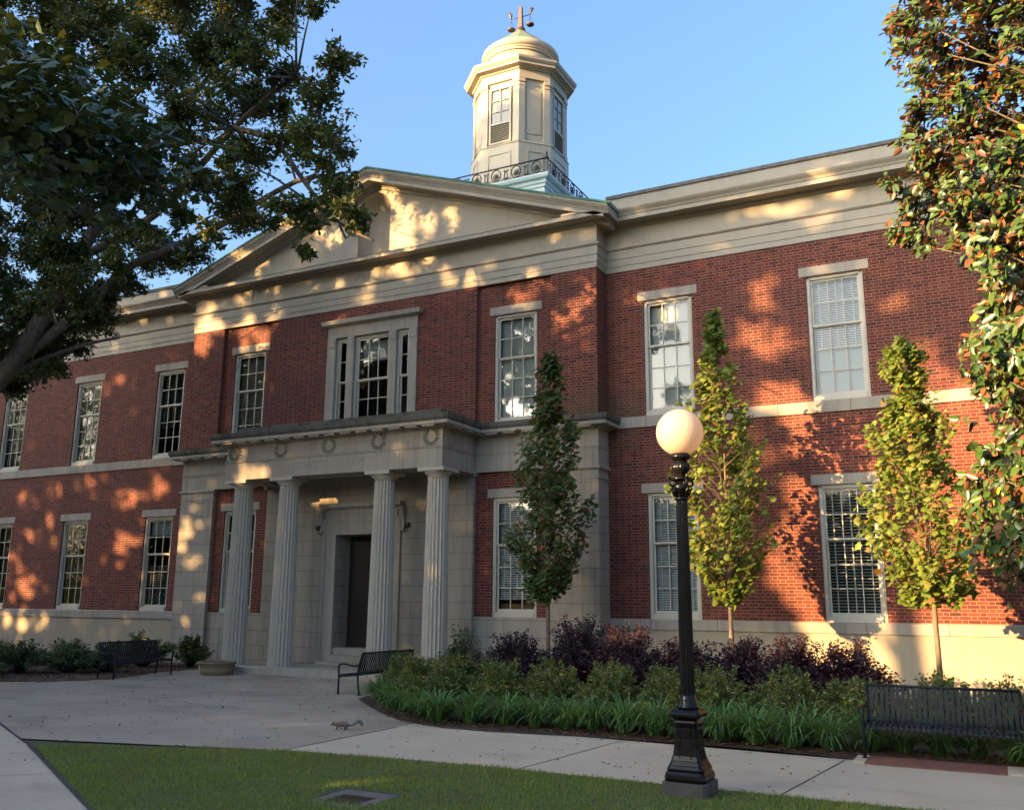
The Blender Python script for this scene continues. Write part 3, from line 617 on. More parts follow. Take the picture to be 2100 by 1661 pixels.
def wreath_mesh():
    c = MB(); R = 0.165
    for k in range(15):
        a_ = math.radians(-250 + (k + 0.5) * 320 / 15 * 1.0 + 0); a_ = math.radians(115 + 310 * k / 14)
        cx, cz = R * math.cos(a_), R * math.sin(a_) * 1.06; t = a_ + math.pi / 2
        for sgn in (-1, 1):
            d = t + sgn * 0.75; l = 0.085; ux, uz = math.cos(d), math.sin(d); px, pz = -uz, ux
            P = [(cx, cz), (cx + ux * l * .5 + px * .026, cz + uz * l * .5 + pz * .026), (cx + ux * l, cz + uz * l), (cx + ux * l * .5 - px * .026, cz + uz * l * .5 - pz * .026)]
            c.add([(x, -0.004, z) for x, z in P] + [(cx + ux * l * .5, -0.06, cz + uz * l * .5)], [(0, 1, 4), (1, 2, 4), (2, 3, 4), (3, 0, 4)])
    return c.mesh('wreath')
WM = wreath_mesh(); WM.materials.append(B['stone'])
for x in (-3.02, -1.47, 0.04, 1.52, 3.0): link('wreath', WM, None, porch, (x, PF - 0.001, 5.46))
ws = link('wreath', WM, None, porch, (PHW + 0.001, PF + 0.33, 5.46)); ws.rotation_euler = (0, 0, math.pi / 2)
ws = link('wreath', WM, None, porch, (-PHW - 0.001, PF + 0.33, 5.46)); ws.rotation_euler = (0, 0, -math.pi / 2)
text('SCHOOL OF LAW', 0.30, (0.06, PF - 0.0025, 4.90), B['carving'], porch, 'porch_lettering', 2.15)
st = MB(); st.box(-3.5, 3.5, -2.42, PY - 0.013, -0.05, 0.16); st.box(-1.0, 1.0, -1.02, PY - 0.014, 0.1605, 0.235); st.box(-0.797, 0.797, -0.88, PY + 0.6, 0.236, 0.40); st.box(-0.798, 0.798, -0.60, PY + 0.61, 0.4005, 0.57)
st.build('porch_step', mat_stone('step_stone', (0.40, 0.37, 0.30), dirt=(0.22, 0.19, 0.12), amount=0.5), bld, bevel=0.008)
ce = MB(); ce.quad((-PHW, PF, 5.12), (PHW, PF, 5.12), (PHW, PY, 5.12), (-PHW, PY, 5.12)); ce.build('porch_ceiling', B['stone'], bld)
# doorway
d = MB(); yd = PY - 0.013
for sg in (-1, 1):
    xa, xb = sorted((sg * 0.801, sg * 1.13)); d.box(xa, xb, yd - 0.05, yd, 0.16, 3.74); xc_, xd = sorted((sg * 1.131, sg * 1.2)); d.box(xc_, xd, yd - 0.07, yd, 0.16, 3.81)
d.box(-0.80, 0.80, yd - 0.05, yd, 3.396, 3.74); d.box(-1.13, 1.13, yd - 0.07, yd, 3.7405, 3.81)
d.box(-1.10, 1.10, yd - 0.045, yd, 3.811, 4.03)
d.sweep([(-1.12, yd), (-1.12, yd - 0.06), (1.12, yd - 0.06), (1.12, yd)], [(0, 4.03), (0.03, 4.04), (0.05, 4.07), (0.14, 4.085), (0.15, 4.15), (0.16, 4.19), (0, 4.2)])
door = d.build('doorway', B['stone'], bld, bevel=0.005)
for sg in (-1, 1):
    c = MB(); pts = [(0.0, 4.06), (-0.17, 4.06), (-0.19, 4.0), (-0.16, 3.93), (-0.09, 3.80), (-0.06, 3.65), (-0.075, 3.56), (-0.10, 3.52), (-0.085, 3.46), (-0.04, 3.44), (0.0, 3.44)]
    xa = sg * 1.21; xb = sg * 1.31; x0, x1 = sorted((xa, xb)); nn = len(pts)
    c.add([(x0, yd + y, z) for y, z in pts] + [(x1, yd + y, z) for y, z in pts], [tuple(range(nn)), tuple(range(2 * nn - 1, nn - 1, -1))] + [(i, i + nn, (i + 1) % nn + nn, (i + 1) % nn) for i in range(nn)])
    c.build('console', B['stone'], door)
    c = MB(); xm = sg * 1.40; c.box(xm - .05, xm + .05, yd - .10, yd - 0.001, 3.53, 3.64); c.tube([(xm, yd - .05, 3.53), (xm, yd - .03, 3.45), (xm - sg * .1, yd - .01, 3.40)], 0.008, 5); c.build('light_box', B['plinth'], door)
for wd_, xw, ww in (('HAROLD', -0.58, 0.64), ('HIRSCH', 0.17, 0.62), ('HALL', 0.76, 0.36)): text(wd_, 0.165, (xw, yd - 0.0475, 3.86), B['carving'], door, 'doorway_lettering', ww)
dr = MB(); ydr = PY + 0.56
for x0, x1 in ((-0.8, -0.005), (0.005, 0.8)):
    dr.box(x0, x1, ydr, ydr + 0.05, 0.57, 3.395)
    for z0, z1 in ((0.72, 1.5), (1.62, 2.55), (2.67, 3.25)): dr.box(x0 + .12, x1 - .12, ydr - 0.012, ydr - 0.0005, z0, z1)
dro = dr.build('door', B['door'], bld, bevel=0.006)
h = MB(); [h.tube([(x, ydr - .01, 1.50), (x, ydr - .06, 1.52), (x, ydr - .06, 1.78), (x, ydr - .01, 1.80)], 0.011, 6) for x in (-0.07, 0.07)]; h.build('handle', B['bronze'], dro)
# small fittings on the left base
v = MB(); v.box(-6.88, -6.74, -0.075, -0.013, 0.98, 1.10); v.box(-6.86, -6.76, -0.085, -0.0751, 1.0, 1.08); v.build('outlet_box', B['plinth'], bld)
v = MB()
for sg in (-1,): 
    x0, x1, z0, z1, yy = -4.78, -3.65, 0.2, 1.0, RY - 0.011
    for k_, wd in ((0.0, 0.014), (0.14, 0.010)): 
        v.box(x0 + k_, x0 + k_ + wd, yy - .012, yy, z0, z1 - k_); v.box(x0 + k_ + wd, x1, yy - .012, yy, z1 - k_ - wd, z1 - k_)
v.build('access_panel', B['carving'], bld)
v = MB(); v.lathe([(0.02, 0), (0.055, 0.03), (0.06, 0.22), (0.02, 0.42)], (5.03, PY - 0.02, 5.20), 10); v.build('stain_plug', B['ledge'], bld) if False else None

# ---- lantern tower
TY = 8.1; E_, R_ = 0.75, 1.57
def octo(k=0.0):
    t = k * 0.41421356; r = R_ + k; q = E_ + t
    return [(-q, TY - r), (q, TY - r), (r, TY - q), (r, TY + q), (q, TY + r), (-q, TY + r), (-r, TY + q), (-r, TY - q)]
pf = MB(); pf.box(-2.12, 2.12, 5.75, 10.45, 11.0, 15.35)
pf.sweep([(-2.12, 5.75), (2.12, 5.75), (2.12, 10.45), (-2.12, 10.45)], [(-0.3, 15.2), (0.04, 15.2), (0.05, 15.3), (0.09, 15.32), (0.11, 15.42), (0.2, 15.46), (0.24, 15.54), (0.24, 15.6), (-0.3, 15.62)], True)
for sg in (-1, 1): pf.box(*sorted((sg * 2.12, sg * 2.35)), 6.6, 9.6, 11.0, 14.3)
pf.box(1.2, 2.9, 4.2, 5.7, 11.2, 13.75); pf.box(1.15, 2.95, 4.15, 5.74, 13.751, 13.86)
pf.build('tower_platform', B['platform'], bld)
t = MB(); t.nprism(octo(0.05), 15.62, 17.5); t.nprism(octo(0.1), 15.62, 15.9)
t.nprism(octo(0.075), 17.501, 17.58, octo(0.02)); t.nprism(octo(-0.06), 17.58, 20.02)
O = octo(0.0)
for i in range(8):
    a_, c_ = Vector(O[i]), Vector(O[(i + 1) % 8]); L = (c_ - a_).length; u = (c_ - a_).normalized(); nrm = Vector((u.y, -u.x))
    def slab(s0, s1, z0, z1, o0, o1):
        q = [a_ + u * s0 + nrm * o0, a_ + u * s1 + nrm * o0, a_ + u * s1 + nrm * o1, a_ + u * s0 + nrm * o1]; t.nprism([(p_.x, p_.y) for p_ in q], z0, z1)
    pw = 0.24 if L > 1.3 else 0.22
    for s0, s1 in ((0.0, pw), (L - pw, L)):
        slab(s0, s1, 17.585, 19.86, -0.07, 0.0); slab(s0, s1, 17.585, 17.75, -0.01, 0.02); slab(s0 - .0, s1, 19.72, 19.76, -0.01, 0.02); slab(s0, s1, 19.861, 20.0, -0.05, 0.035)
    if L < 1.3: slab(pw + 0.1, L - pw - 0.1, 17.9, 19.6, -0.061, -0.035)
    # sunk panel frame on the base
    for z0, z1 in ((16.2, 16.26), (17.16, 17.22)): slab(0.28, L - 0.28, z0, z1, 0.045, 0.075)
    for s0 in (0.28, L - 0.34): slab(s0, s0 + 0.06, 16.26, 17.16, 0.045, 0.075)
t.nprism(octo(0.02), 20.021, 20.12); t.nprism(octo(0.0), 20.121, 20.36)
t.sweep(octo(0.0), [(-0.3, 20.36), (0.05, 20.36), (0.08, 20.42), (0.26, 20.45), (0.26, 20.53), (0.29, 20.55), (0.34, 20.62), (0.36, 20.70), (-0.3, 20.74)], True)
tw_ = t.build('lantern_tower', B['tower'], bld)
d = MB(); d.lathe([(1.29, 20.7), (1.29, 21.42)], (0, TY, 0), 72); d.lathe([(1.29, 21.42), (1.34, 21.42), (1.345, 21.50)], (0, TY, 0), 72, smooth=False); d.lathe([(1.345, 21.50), (1.375, 21.50), (1.38, 21.56)], (0, TY, 0), 72, smooth=False); d.lathe([(1.38, 21.56), (1.42, 21.585), (1.45, 21.63), (1.46, 21.69), (1.45, 21.76), (1.42, 21.82), (1.37, 21.86)], (0, TY, 0), 72); d.build('drum', B['tower'], tw_)
d = MB(); d.lathe([(1.37, 21.86), (1.30, 21.93), (0.19, 22.93), (0.0, 22.94)], (0, TY, 0), 16, smooth=False); d.build('drum_roof', B['cap_copper'], tw_)
def tower_window(cx, cy, ang, name):
    b_ = MB(); W2 = 0.37
    for x0, x1 in ((-W2 - .07, -W2), (W2, W2 + .07)): b_.box(x0, x1, -0.05, 0.05, 17.62, 19.8)
    b_.box(-W2, W2, -0.05, 0.05, 19.72, 19.8); b_.box(-W2, W2, -0.045, 0.05, 17.62, 17.68); b_.box(-W2, W2, -0.04, 0.04, 18.36, 18.44)
    b_.box(-0.015, 0.015, -0.03, 0.02, 18.44, 19.72)
    for z in (18.87, 19.30): b_.box(-W2, W2, -0.029, 0.019, z - 0.015, z + 0.015)
    o = b_.build(name, B['tower'], tw_, (cx, cy, 0)); o.rotation_euler = (0, 0, ang)
    z = 17.70; l_ = MB()
    while z < 18.35: l_.add([(-W2, -0.035, z - .022), (W2, -0.035, z - .022), (W2, 0.02, z + .022), (-W2, 0.02, z + .022), (-W2, -0.035, z - .012), (W2, -0.035, z - .012), (W2, 0.02, z + .032), (-W2, 0.02, z + .032)], [(0, 3, 2, 1), (4, 5, 6, 7), (0, 1, 5, 4), (2, 3, 7, 6)]); z += 0.066
    q = l_.build('louvre', B['tower'], tw_, (cx, cy, 0)); q.rotation_euler = (0, 0, ang)
    g_ = MB(); g_.quad((-W2, 0.022, 17.64), (W2, 0.022, 17.64), (W2, 0.022, 18.4), (-W2, 0.022, 18.4)); q = g_.build('louvre_back', B['room'], tw_, (cx, cy, 0)); q.rotation_euler = (0, 0, ang)
    g_ = MB(); g_.quad((-W2, -0.005, 18.4), (W2, -0.005, 18.4), (W2, -0.005, 19.75), (-W2, -0.005, 19.75)); q = g_.build('pane', B['glass'], tw_, (cx, cy, 0)); q.rotation_euler = (0, 0, ang)
    g_ = MB(); g_.quad((-W2, 0.03, 18.4), (W2, 0.03, 18.4), (W2, 0.03, 19.75), (-W2, 0.03, 19.75)); q = g_.build('blind', B['shade'], tw_, (cx, cy, 0)); q.rotation_euler = (0, 0, ang)
qq = R_ - 0.035
tower_window(0, TY - qq, 0, 'window'); tower_window(qq, TY, math.pi / 2, 'window'); tower_window(-qq, TY, -math.pi / 2, 'window')
# obelisk with scales
ob = MB(); ob.lathe([(0.20, 22.9), (0.20, 22.98), (0.16, 23.02), (0.17, 23.08), (0.12, 23.12)], (0, TY, 0), 20)
ob.nprism([(-.085, TY - .085), (.085, TY - .085), (.085, TY + .085), (-.085, TY + .085)], 23.12, 24.02, [(-.055, TY - .055), (.055, TY - .055), (.055, TY + .055), (-.055, TY + .055)]); ob.nprism([(-.055, TY - .055), (.055, TY - .055), (.055, TY + .055), (-.055, TY + .055)], 24.021, 24.09, [(-.005, TY - .005), (.005, TY - .005), (.005, TY + .005), (-.005, TY + .005)])
obo = ob.build('obelisk', B['bronze'], bld)
dx, dy = 0.86, 0.45; n_ = math.hypot(dx, dy); dx /= n_; dy /= n_
zc = 23.60; rise = 0.12; Lb = 0.36
P0 = Vector((-dx * Lb, TY - dy * Lb, zc - rise)); P1 = Vector((dx * Lb, TY + dy * Lb, zc + rise))
bm_ = MB(); bm_.tube([P0, P1], 0.016, 6)
bm_.build('scale_beam', B['iron'], obo)
for Pp, sg in ((P0, -1), (P1, 1)):
    an = MB(); D = Vector((dx, dy, 0))
    an.tube([Pp, Pp + Vector((0, 0, .07)) + D * sg * .01, Pp + Vector((0, 0, .14)) + D * sg * .03, Pp + Vector((0, 0, .22)) + D * sg * .06, Pp + Vector((0, 0, .28)) + D * sg * .12], [.02, .03, .045, .05, .015], 7)
    an.tube([Pp + Vector((0, 0, .1)) - D * sg * .02, Pp + Vector((0, 0, .22)) - D * sg * .03, Pp + Vector((0, 0, .3)) + D * sg * .05, Pp + Vector((0, 0, .25)) + D * sg * .15], .014, 5)
    an.build('beam_ornament', B['bronze'], obo)
    pn = MB(); base = Pp + Vector((0, 0, -0.46))
    for k in range(3):
        a_ = 2.1 * k + .4; pn.tube([Pp - Vector((0, 0, .05)), base + Vector((math.cos(a_) * .12, math.sin(a_) * .12, 0.03))], 0.006, 4)
    pn.lathe([(0.0, -0.035), (0.07, -0.028), (0.13, -0.005), (0.16, 0.03), (0.15, 0.03), (0.06, -0.01), (0.0, -0.015)], base, 18, cap=False); pn.build('scale_pan', B['bronze'], obo)
# wrought iron railing on the platform
def railing(L, n):
    r = MB(); H = 0.50; r.tube([(-L, 0, H), (L, 0, H)], 0.026, 6); r.tube([(-L, 0, 0.03), (L, 0, 0.03)], 0.014, 6)
    pw = 2 * L / n
    for k in range(n):
        cx = -L + pw * (k + .5); R = 0.18
        r.tube([(cx + R * math.cos(a), 0, 0.25 + R * 1.15 * math.sin(a)) for a in [i * 2 * math.pi / 18 for i in range(19)]], 0.021, 4, cap=False)
        for j in range(7):
            a = math.pi * (0.08 + 0.84 * j / 6); l = 0.19; c_, s_ = math.cos(a), math.sin(a)
            tip = (cx + c_ * l * .85, 0, .14 + s_ * l * 1.15); px, pz = -s_ * .018, c_ * .018
            r.tube([(cx, 0, .12), ((cx + tip[0]) / 2 + px, 0, (.12 + tip[2]) / 2 + pz), tip, ((cx + tip[0]) / 2 - px, 0, (.12 + tip[2]) / 2 - pz), (cx, 0, .12)], 0.015, 3, cap=False)
        for sg in (-1, 1):
            r.tube([(cx + sg * (0.02 + .045 * (1 - q / 9) * math.sin(q * .7)), 0, .10 - .02 * math.cos(q * .7)) for q in range(10)], 0.008, 3)
            x0 = cx + sg * pw * .5
            r.tube([(x0, 0, .04), (x0 - sg * .05, 0, .12), (x0 - sg * .055, 0, .22), (x0 - sg * .02, 0, .33), (x0 - sg * .05, 0, .39), (x0 - sg * .085, 0, .36), (x0 - sg * .06, 0, .33)], 0.02, 4)
            r.tube([(x0 - sg * .02, 0, .1), (x0 - sg * .07, 0, .06), (x0 - sg * .1, 0, .1)], 0.016, 4)
    me = r.mesh('railing'); me.materials.append(B['iron']); return me
RM = railing(2.28, 6)
for a, loc in ((0, (0, 5.58, 15.62)), (math.pi / 2, (2.28, 7.86 + .22, 15.62)), (math.pi / 2, (-2.28, 8.08, 15.62)), (0, (0, 10.6, 15.62))):
    o = link('railing', RM, None, bld, loc); o.rotation_euler = (0, 0, a)
fm = MB(); fm.box(-.045, .045, -.045, .045, 0, .50); fm.lathe([(.09, .45), (.10, .47), (.05, .5), (.06, .53), (.035, .6), (.045, .63), (.0, .76)], seg=12); FM = fm.mesh('railing_post'); FM.materials.append(B['iron'])
for x, y in ((-2.28, 5.58), (2.28, 5.58), (2.28, 10.6), (-2.28, 10.6)): link('railing_post', FM, None, bld, (x, y, 15.62))

# ------------------------------------------------------------------ ground
def sheet_poly(name, pts, z, mat, k='structure'):
    b_ = MB(); b_.add([(x, y, z) for x, y in pts], [tuple(range(len(pts)))]); return kind(b_.build(name, mat), k)
sheet_poly('ground', [(-300, -300), (300, -300), (300, 300), (-300, 300)], -0.02, B['earth'])
BED = [(12.72, -8.22), (11.6, -8.06), (10.6, -8.03), (9.31, -8.12), (7.98, -8.33), (7.2, -8.32), (6.6, -8.12), (6.0, -7.75), (5.4, -7.25), (4.75, -6.65), (4.24, -6.15), (3.85, -5.75), (3.72, -5.3), (3.72, -2.45), (3.72, -0.3), (27, -0.3), (27, -7.9), (14.45, -7.9), (12.75, -7.9)]
sheet_poly('forecourt', [(-14, -10.4), (3.2, -11.85), (6.62, -10.95), (6.62, -8.2), (7.3, -8.2), (7.3, 0), (-14, 0)], 0.0, B['forecourt'])
sheet_poly('walkway', [(6.615, -10.95), (8.05, -10.79), (9.26, -10.72), (27, -10.68), (27, -8.0), (14.45, -8.3), (6.6, -8.0), (6.615, -8.9)], 0.004, B['slab'])
sheet_poly('diagonal_path', [(1.55, -11.1), (3.75, -12.18), (7.39, -14.21), (13.5, -17.6), (13.5, -30), (-14, -30), (-14, -10.42), (-1.0, -10.2)], 0.003, B['slab'])
jn = MB()
def jl(x0, y0, x1, y1, z, w_=0.012):
    d_ = Vector((x1 - x0, y1 - y0)).normalized() * w_ / 2; jn.quad((x0 - d_.y, y0 + d_.x, z), (x0 + d_.y, y0 - d_.x, z), (x1 + d_.y, y1 - d_.x, z), (x1 - d_.y, y1 + d_.x, z))
jl(9.86, -8.05, 9.62, -10.70, 0.0085, .014); jl(12.60, -8.3, 12.36, -10.68, 0.0085, .014); jl(6.63, -8.6, 6.63, -10.94, 0.0085, .02); jl(15.4, -8.3, 15.3, -10.68, 0.0085)
jl(1.55, -11.1, 3.75, -12.2, 0.0085, .035); jl(3.75, -12.2, 7.39, -14.23, 0.0085, .05); jl(5.6, -13.25, 3.2, -16.5, 0.0085); jl(0.0, -10.3, 2.4, -11.5, 0.0085, 0.01)
rc = np.random.default_rng(31)
for x0, y0, an, L in ((-2.5, -9.2, .2, 5.2), (2.2, -7.6, 1.9, 3.4), (4.6, -9.8, 2.7, 2.6), (11.0, -9.1, 1.2, 1.5)):
    for k in range(int(L / .22)):
        an2 = an + rc.uniform(-.55, .55); x1, y1 = x0 + .22 * math.cos(an2), y0 + .22 * math.sin(an2); jl(x0, y0, x1, y1, .0085, .007); x0, y0 = x1, y1
jl(-9, -6.9, 3.6, -8.0, .0084, .012); jl(0.2, -2.5, 1.5, -11.3, .0084, .012)
kind(jn.build('walkway_joint', B['joint']), 'structure')
sheet_poly('mulch_bed', BED, 0.012, B['mulch'])
sheet_poly('pine_straw_bed', [(-6.2, -7.6), (-4.7, -6.95), (-3.95, -6.4), (-3.45, -5.9), (-3.35, -5.2), (-3.5, -4.4), (-3.9, -3.6), (-4.1, -2.4), (-4.2, -1.5), (-4.3, -0.6), (-30, -0.1), (-30, -8)], 0.012, B['straw'])
LAWN = [(3.83, -12.20), (4.4, -11.88), (5.06, -11.59), (5.9, -11.25), (6.76, -10.98), (8.05, -10.80), (9.26, -10.73), (30, -10.69), (30, -19.0), (15.5, -18.7), (13.5, -17.62), (7.39, -14.21)]
kind(sheet_poly('lawn', LAWN, 0.008, B['lawn']), 'structure')
pv = MB(); pv.box(12.83, 14.25, -8.47, -7.93, 0.0, 0.022); kind(pv.build('brick_paving', B['pad']), 'structure')
pv = MB(); pv.box(12.70, 12.829, -8.40, -7.93, 0.0, 0.026); pv.box(14.251, 14.42, -8.45, -7.93, 0.0, 0.026); kind(pv.build('paving_edge', B['slab']), 'structure')
def pnpoly(x, y, P):
    c = np.zeros(len(x), bool); j = len(P) - 1
    for i in range(len(P)):
        xi, yi = P[i]; xj, yj = P[j]; cond = (yi > y) != (yj > y)
        c ^= cond & (x < (xj - xi) * (y - yi) / (yj - yi + 1e-12) + xi); j = i
    return c
def nrand(*s): return RNG.standard_normal(s)
def grass():
    n = 260000
    # denser towards the viewer
    x = RNG.uniform(3.6, 16.5, n); y = RNG.uniform(-16.2, -10.66, n); k = pnpoly(x, y, LAWN)
    k &= ~((np.abs(x - 9.03 + .02) < 0.33) & (np.abs(y + 12.70) < 0.27)); k &= ~((np.abs(x - 11.62) < 0.225) & (np.abs(y + 11.08) < 0.225))
    k &= (y - (-20)) > (14.35 - x) * 0.32
    x, y = x[k], y[k]; n = len(x)
    h = RNG.uniform(0.018, 0.05, n) * (.75 + .5 * (np.sin(x * 3.1 + 2 * np.sin(y * 2.3)) * np.sin(y * 2.7 + x) + 1) / 2); a = RNG.uniform(0, 2 * np.pi, n); w_ = 0.0035 + 0.0015 * RNG.random(n); ln = RNG.uniform(0.1, 0.9, n) * h; b_ = RNG.uniform(0, 2 * np.pi, n)
    V = np.empty((n, 3, 3)); V[:, 0] = np.c_[x - np.cos(a) * w_, y - np.sin(a) * w_, np.full(n, 0.006)]; V[:, 1] = np.c_[x + np.cos(a) * w_, y + np.sin(a) * w_, np.full(n, 0.006)]
    V[:, 2] = np.c_[x + np.cos(b_) * ln, y + np.sin(b_) * ln, h]
    o = link('grass', fast_mesh('grass', V.reshape(-1, 3), np.arange(3 * n).reshape(n, 3)), B['grass']); kind(o, 'stuff')
grass()
# ------------------------------------------------------------------ leaves
def leaves(P, size, rnd=0.25, up=0.6, aspect=0.5, axis=None, axis_w=0.0, fold=0.25, droop=0.0, face=None):
    """one folded 6-point leaf per row of P; returns V, F (quads)"""
    n = len(P); nm = nrand(n, 3); nm[:, 2] = np.abs(nm[:, 2]) + up
    if face is not None: nm = nm + face
    nm /= np.linalg.norm(nm, axis=1)[:, None]
    ax = nrand(n, 3)
    if axis is not None: ax = ax * (1 - axis_w) + axis * axis_w * 2
    ax[:, 2] -= droop
    ax -= nm * (ax * nm).sum(1)[:, None]; ax /= np.linalg.norm(ax, axis=1)[:, None] + 1e-9
    sd = np.cross(nm, ax); L = size * (1 + rnd * nrand(n)).clip(0.5, 1.7); W = L * aspect * 0.5
    L, W = L[:, None], W[:, None]; f = nm * W * fold
    V = np.empty((n, 6, 3)); V[:, 0] = P; V[:, 1] = P + ax * L * .3 + sd * W + f; V[:, 2] = P + ax * L * .68 + sd * W * .8 + f * .8
    V[:, 3] = P + ax * L - nm * L * 0.08; V[:, 4] = P + ax * L * .68 - sd * W * .8 + f * .8; V[:, 5] = P + ax * L * .3 - sd * W + f
    b_ = np.arange(n)[:, None] * 6; F = np.concatenate([b_ + np.array([3, 2, 1, 0]), b_ + np.array([5, 4, 3, 0])])
    return V.reshape(-1, 3), F
def lobed(P, size, up=0.7, droop=0.0, face=None):
    """five-lobed leaf as one fan island"""
    n = len(P); nm = nrand(n, 3); nm[:, 2] = np.abs(nm[:, 2]) + up
    if face is not None: nm = nm + face
    nm /= np.linalg.norm(nm, axis=1)[:, None]
    ax = nrand(n, 3); ax[:, 2] -= droop; ax -= nm * (ax * nm).sum(1)[:, None]; ax /= np.linalg.norm(ax, axis=1)[:, None] + 1e-9
    sd = np.cross(nm, ax); L = (size * (1 + .25 * nrand(n)).clip(.5, 1.6))[:, None]
    out = [(0, 0), (.14, .36), (.32, .27), (.50, .44), (.66, .24), (1.0, 0.0), (.66, -.24), (.50, -.44), (.32, -.27), (.14, -.36)]
    V = np.empty((n, 11, 3)); V[:, 0] = P + ax * L * .38 + nm * L * .05
    for k, (a, s_) in enumerate(out): V[:, k + 1] = P + ax * L * a + sd * L * s_ - nm * L * .25 * abs(s_)
    b_ = np.arange(n)[:, None] * 11; F = np.concatenate([b_ + np.array([0, 1 + k, 1 + (k + 1) % 10]) for k in range(10)])
    return V.reshape(-1, 3), F
def foliage(name, P, size, mat, parent=None, loc=None, fn=leaves, **kw):
    V, F = fn(np.asarray(P), size, **kw); return link(name, fast_mesh(name, V, F), B[mat], parent, loc)
def blob_points(blobs, per, sq=1.0):
    out = []
    for bx, by, bz, r in blobs:
        n = max(8, int(per * (r / 0.4) ** 2)); k = max(3, n // 28)
        c = nrand(k, 3); c /= np.linalg.norm(c, axis=1)[:, None]; c = c * r * RNG.uniform(.25, 1.1, k)[:, None]
        q = c[RNG.integers(0, k, n)] + nrand(n, 3) * r * 0.19
        q[:, 2] *= sq; out.append(q + np.array([bx, by, bz]))
    return np.concatenate(out)
# sun patches: spots where crown leaves are removed so sun reaches the front
KX, KZ = 0.597 / 0.802, math.tan(math.radians(11.3)) / 0.802
HOLES = np.array([(0.88,12.48,0.28),(0.71,12.26,0.25),(1.29,11.82,0.3),(1.67,11.74,0.24),(2.35,11.7,0.16),(2.89,11.47,0.24),(2.32,11.25,0.2),(1.45,11.32,0.34),(1.23,11.16,0.34),(0.75,11.45,0.27),(-0.12,11.23,0.17),(-0.83,11.57,0.17),(-1.13,11.51,0.14),(1.5,10.18,0.18),(2.12,10.39,0.26),(0.66,10.28,0.2),(-0.59,10.05,0.14),(0.4,9.57,0.19),(3.5,9.62,0.18),(4.33,9.94,0.12),(5.36,9.59,0.11),(5.92,10.35,0.11),(6.48,9.3,0.14),(-4.01,10.31,0.18),(-2.98,10.3,0.2),(-3.71,11.17,0.21),(-5.41,10.06,0.22),(-5.29,9.62,0.15),(-5.79,9.5,0.15),(-3.98,9.53,0.15),(-3.09,9.5,0.15),(-5.65,9.3,0.34),(-5.25,9.25,0.21),(-4.17,9.17,0.27),(-3.48,8.91,0.2),(-5.9,9.0,0.22),(4.62,9.16,0.17),(5.03,8.85,0.14),(6.4,8.47,0.26),(6.02,8.09,0.23),(6.72,8.91,0.09),(7.33,8.9,0.14),(6.9,8.9,0.09),(7.75,8.42,0.21),(10.2,8.64,0.23),(10.28,8.06,0.23),(9.82,7.56,0.28),(10.23,7.17,0.22),(10.5,6.27,0.16),(11.48,9.01,0.16),(11.14,10.32,0.21),(11.53,9.9,0.21),(10.49,10.33,0.12),(10.06,10.53,0.12),(9.36,9.83,0.14),(12.1,10.82,0.14),(11.81,11.17,0.14),(11.98,10.5,0.17),(-14.54,5.05,0.17),(-12.9,5.07,0.21),(-12.38,5.24,0.16),(-11.25,5.31,0.21),(-9.7,4.84,0.23),(-9.08,4.81,0.16),(-8.24,5.0,0.29),(-9.64,3.58,0.26),(-9.01,3.48,0.15),(-12.95,4.12,0.18),(-11.03,8.35,0.16),(-10.34,8.65,0.15),(-1.26,4.88,0.15),(-1.22,4.43,0.13),(-0.46,4.39,0.14),(-5.51,4.1,0.21),(-5.47,3.73,0.16),(-5.91,3.21,0.24),(-9.52,3.31,0.28),(-9.53,2.76,0.15),(-14.17,2.18,0.37),(-13.57,2.25,0.22),(-14.78,3.06,0.17),(-12.76,3.38,0.14),(-5.3,2.55,0.15),(-14.57,1.03,0.22),(-13.68,0.93,0.29),(-12.61,0.95,0.18),(-13.77,2.01,0.27),(-0.85,4.22,0.12),(-3.24,0.56,0.17),(12.45,8.62,0.18),(12.58,7.74,0.18),(13.01,7.05,0.2),(13.43,6.59,0.24),(6.62,10.57,0.11),(8.29,8.7,0.1),(8.88,9.2,0.14),(9.54,8.63,0.16),(10.76,7.33,0.18),(12.79,7.93,0.2),(13.13,6.21,0.22),(10.08,6.31,0.14),(6.7,7.83,0.11),(7.87,10.72,0.13),(12.61,9.48,0.17),(-8.82,11.39,0.17),(-9.39,10.65,0.14),(-10.57,10.98,0.14),(-2.04,10.68,0.14),(-1.76,11.81,0.2),(-1.37,11.16,0.14),(-2.49,9.59,0.11),(-8.76,5.69,0.13),(-13.95,3.72,0.18),(-7.82,3.06,0.19),(5.63,9.07,0.14),(5.23,9.51,0.12),(2.54,9.95,0.13),(3.14,9.32,0.11),(-0.57,9.11,0.12),(10.79,4.13,0.24),(10.23,4.9,0.22)])
def lit(P, grow=1.0, jit=0.07, add=0.0):
    s_ = -P[:, 1]; xp = P[:, 0] + KX * s_ + nrand(len(P)) * jit; zp = P[:, 2] - KZ * s_ + nrand(len(P)) * jit
    hit = np.zeros(len(P), bool)
    for i, (x, z, r) in enumerate(HOLES):
        th = np.arctan2(zp - z, xp - x); rr = (r * grow + add) * (1 + .28 * np.sin(3 * th + i) + .18 * np.sin(5 * th + 2 * i)); hit |= (xp - x) ** 2 + (zp - z) ** 2 < rr ** 2
    return hit, xp, zp
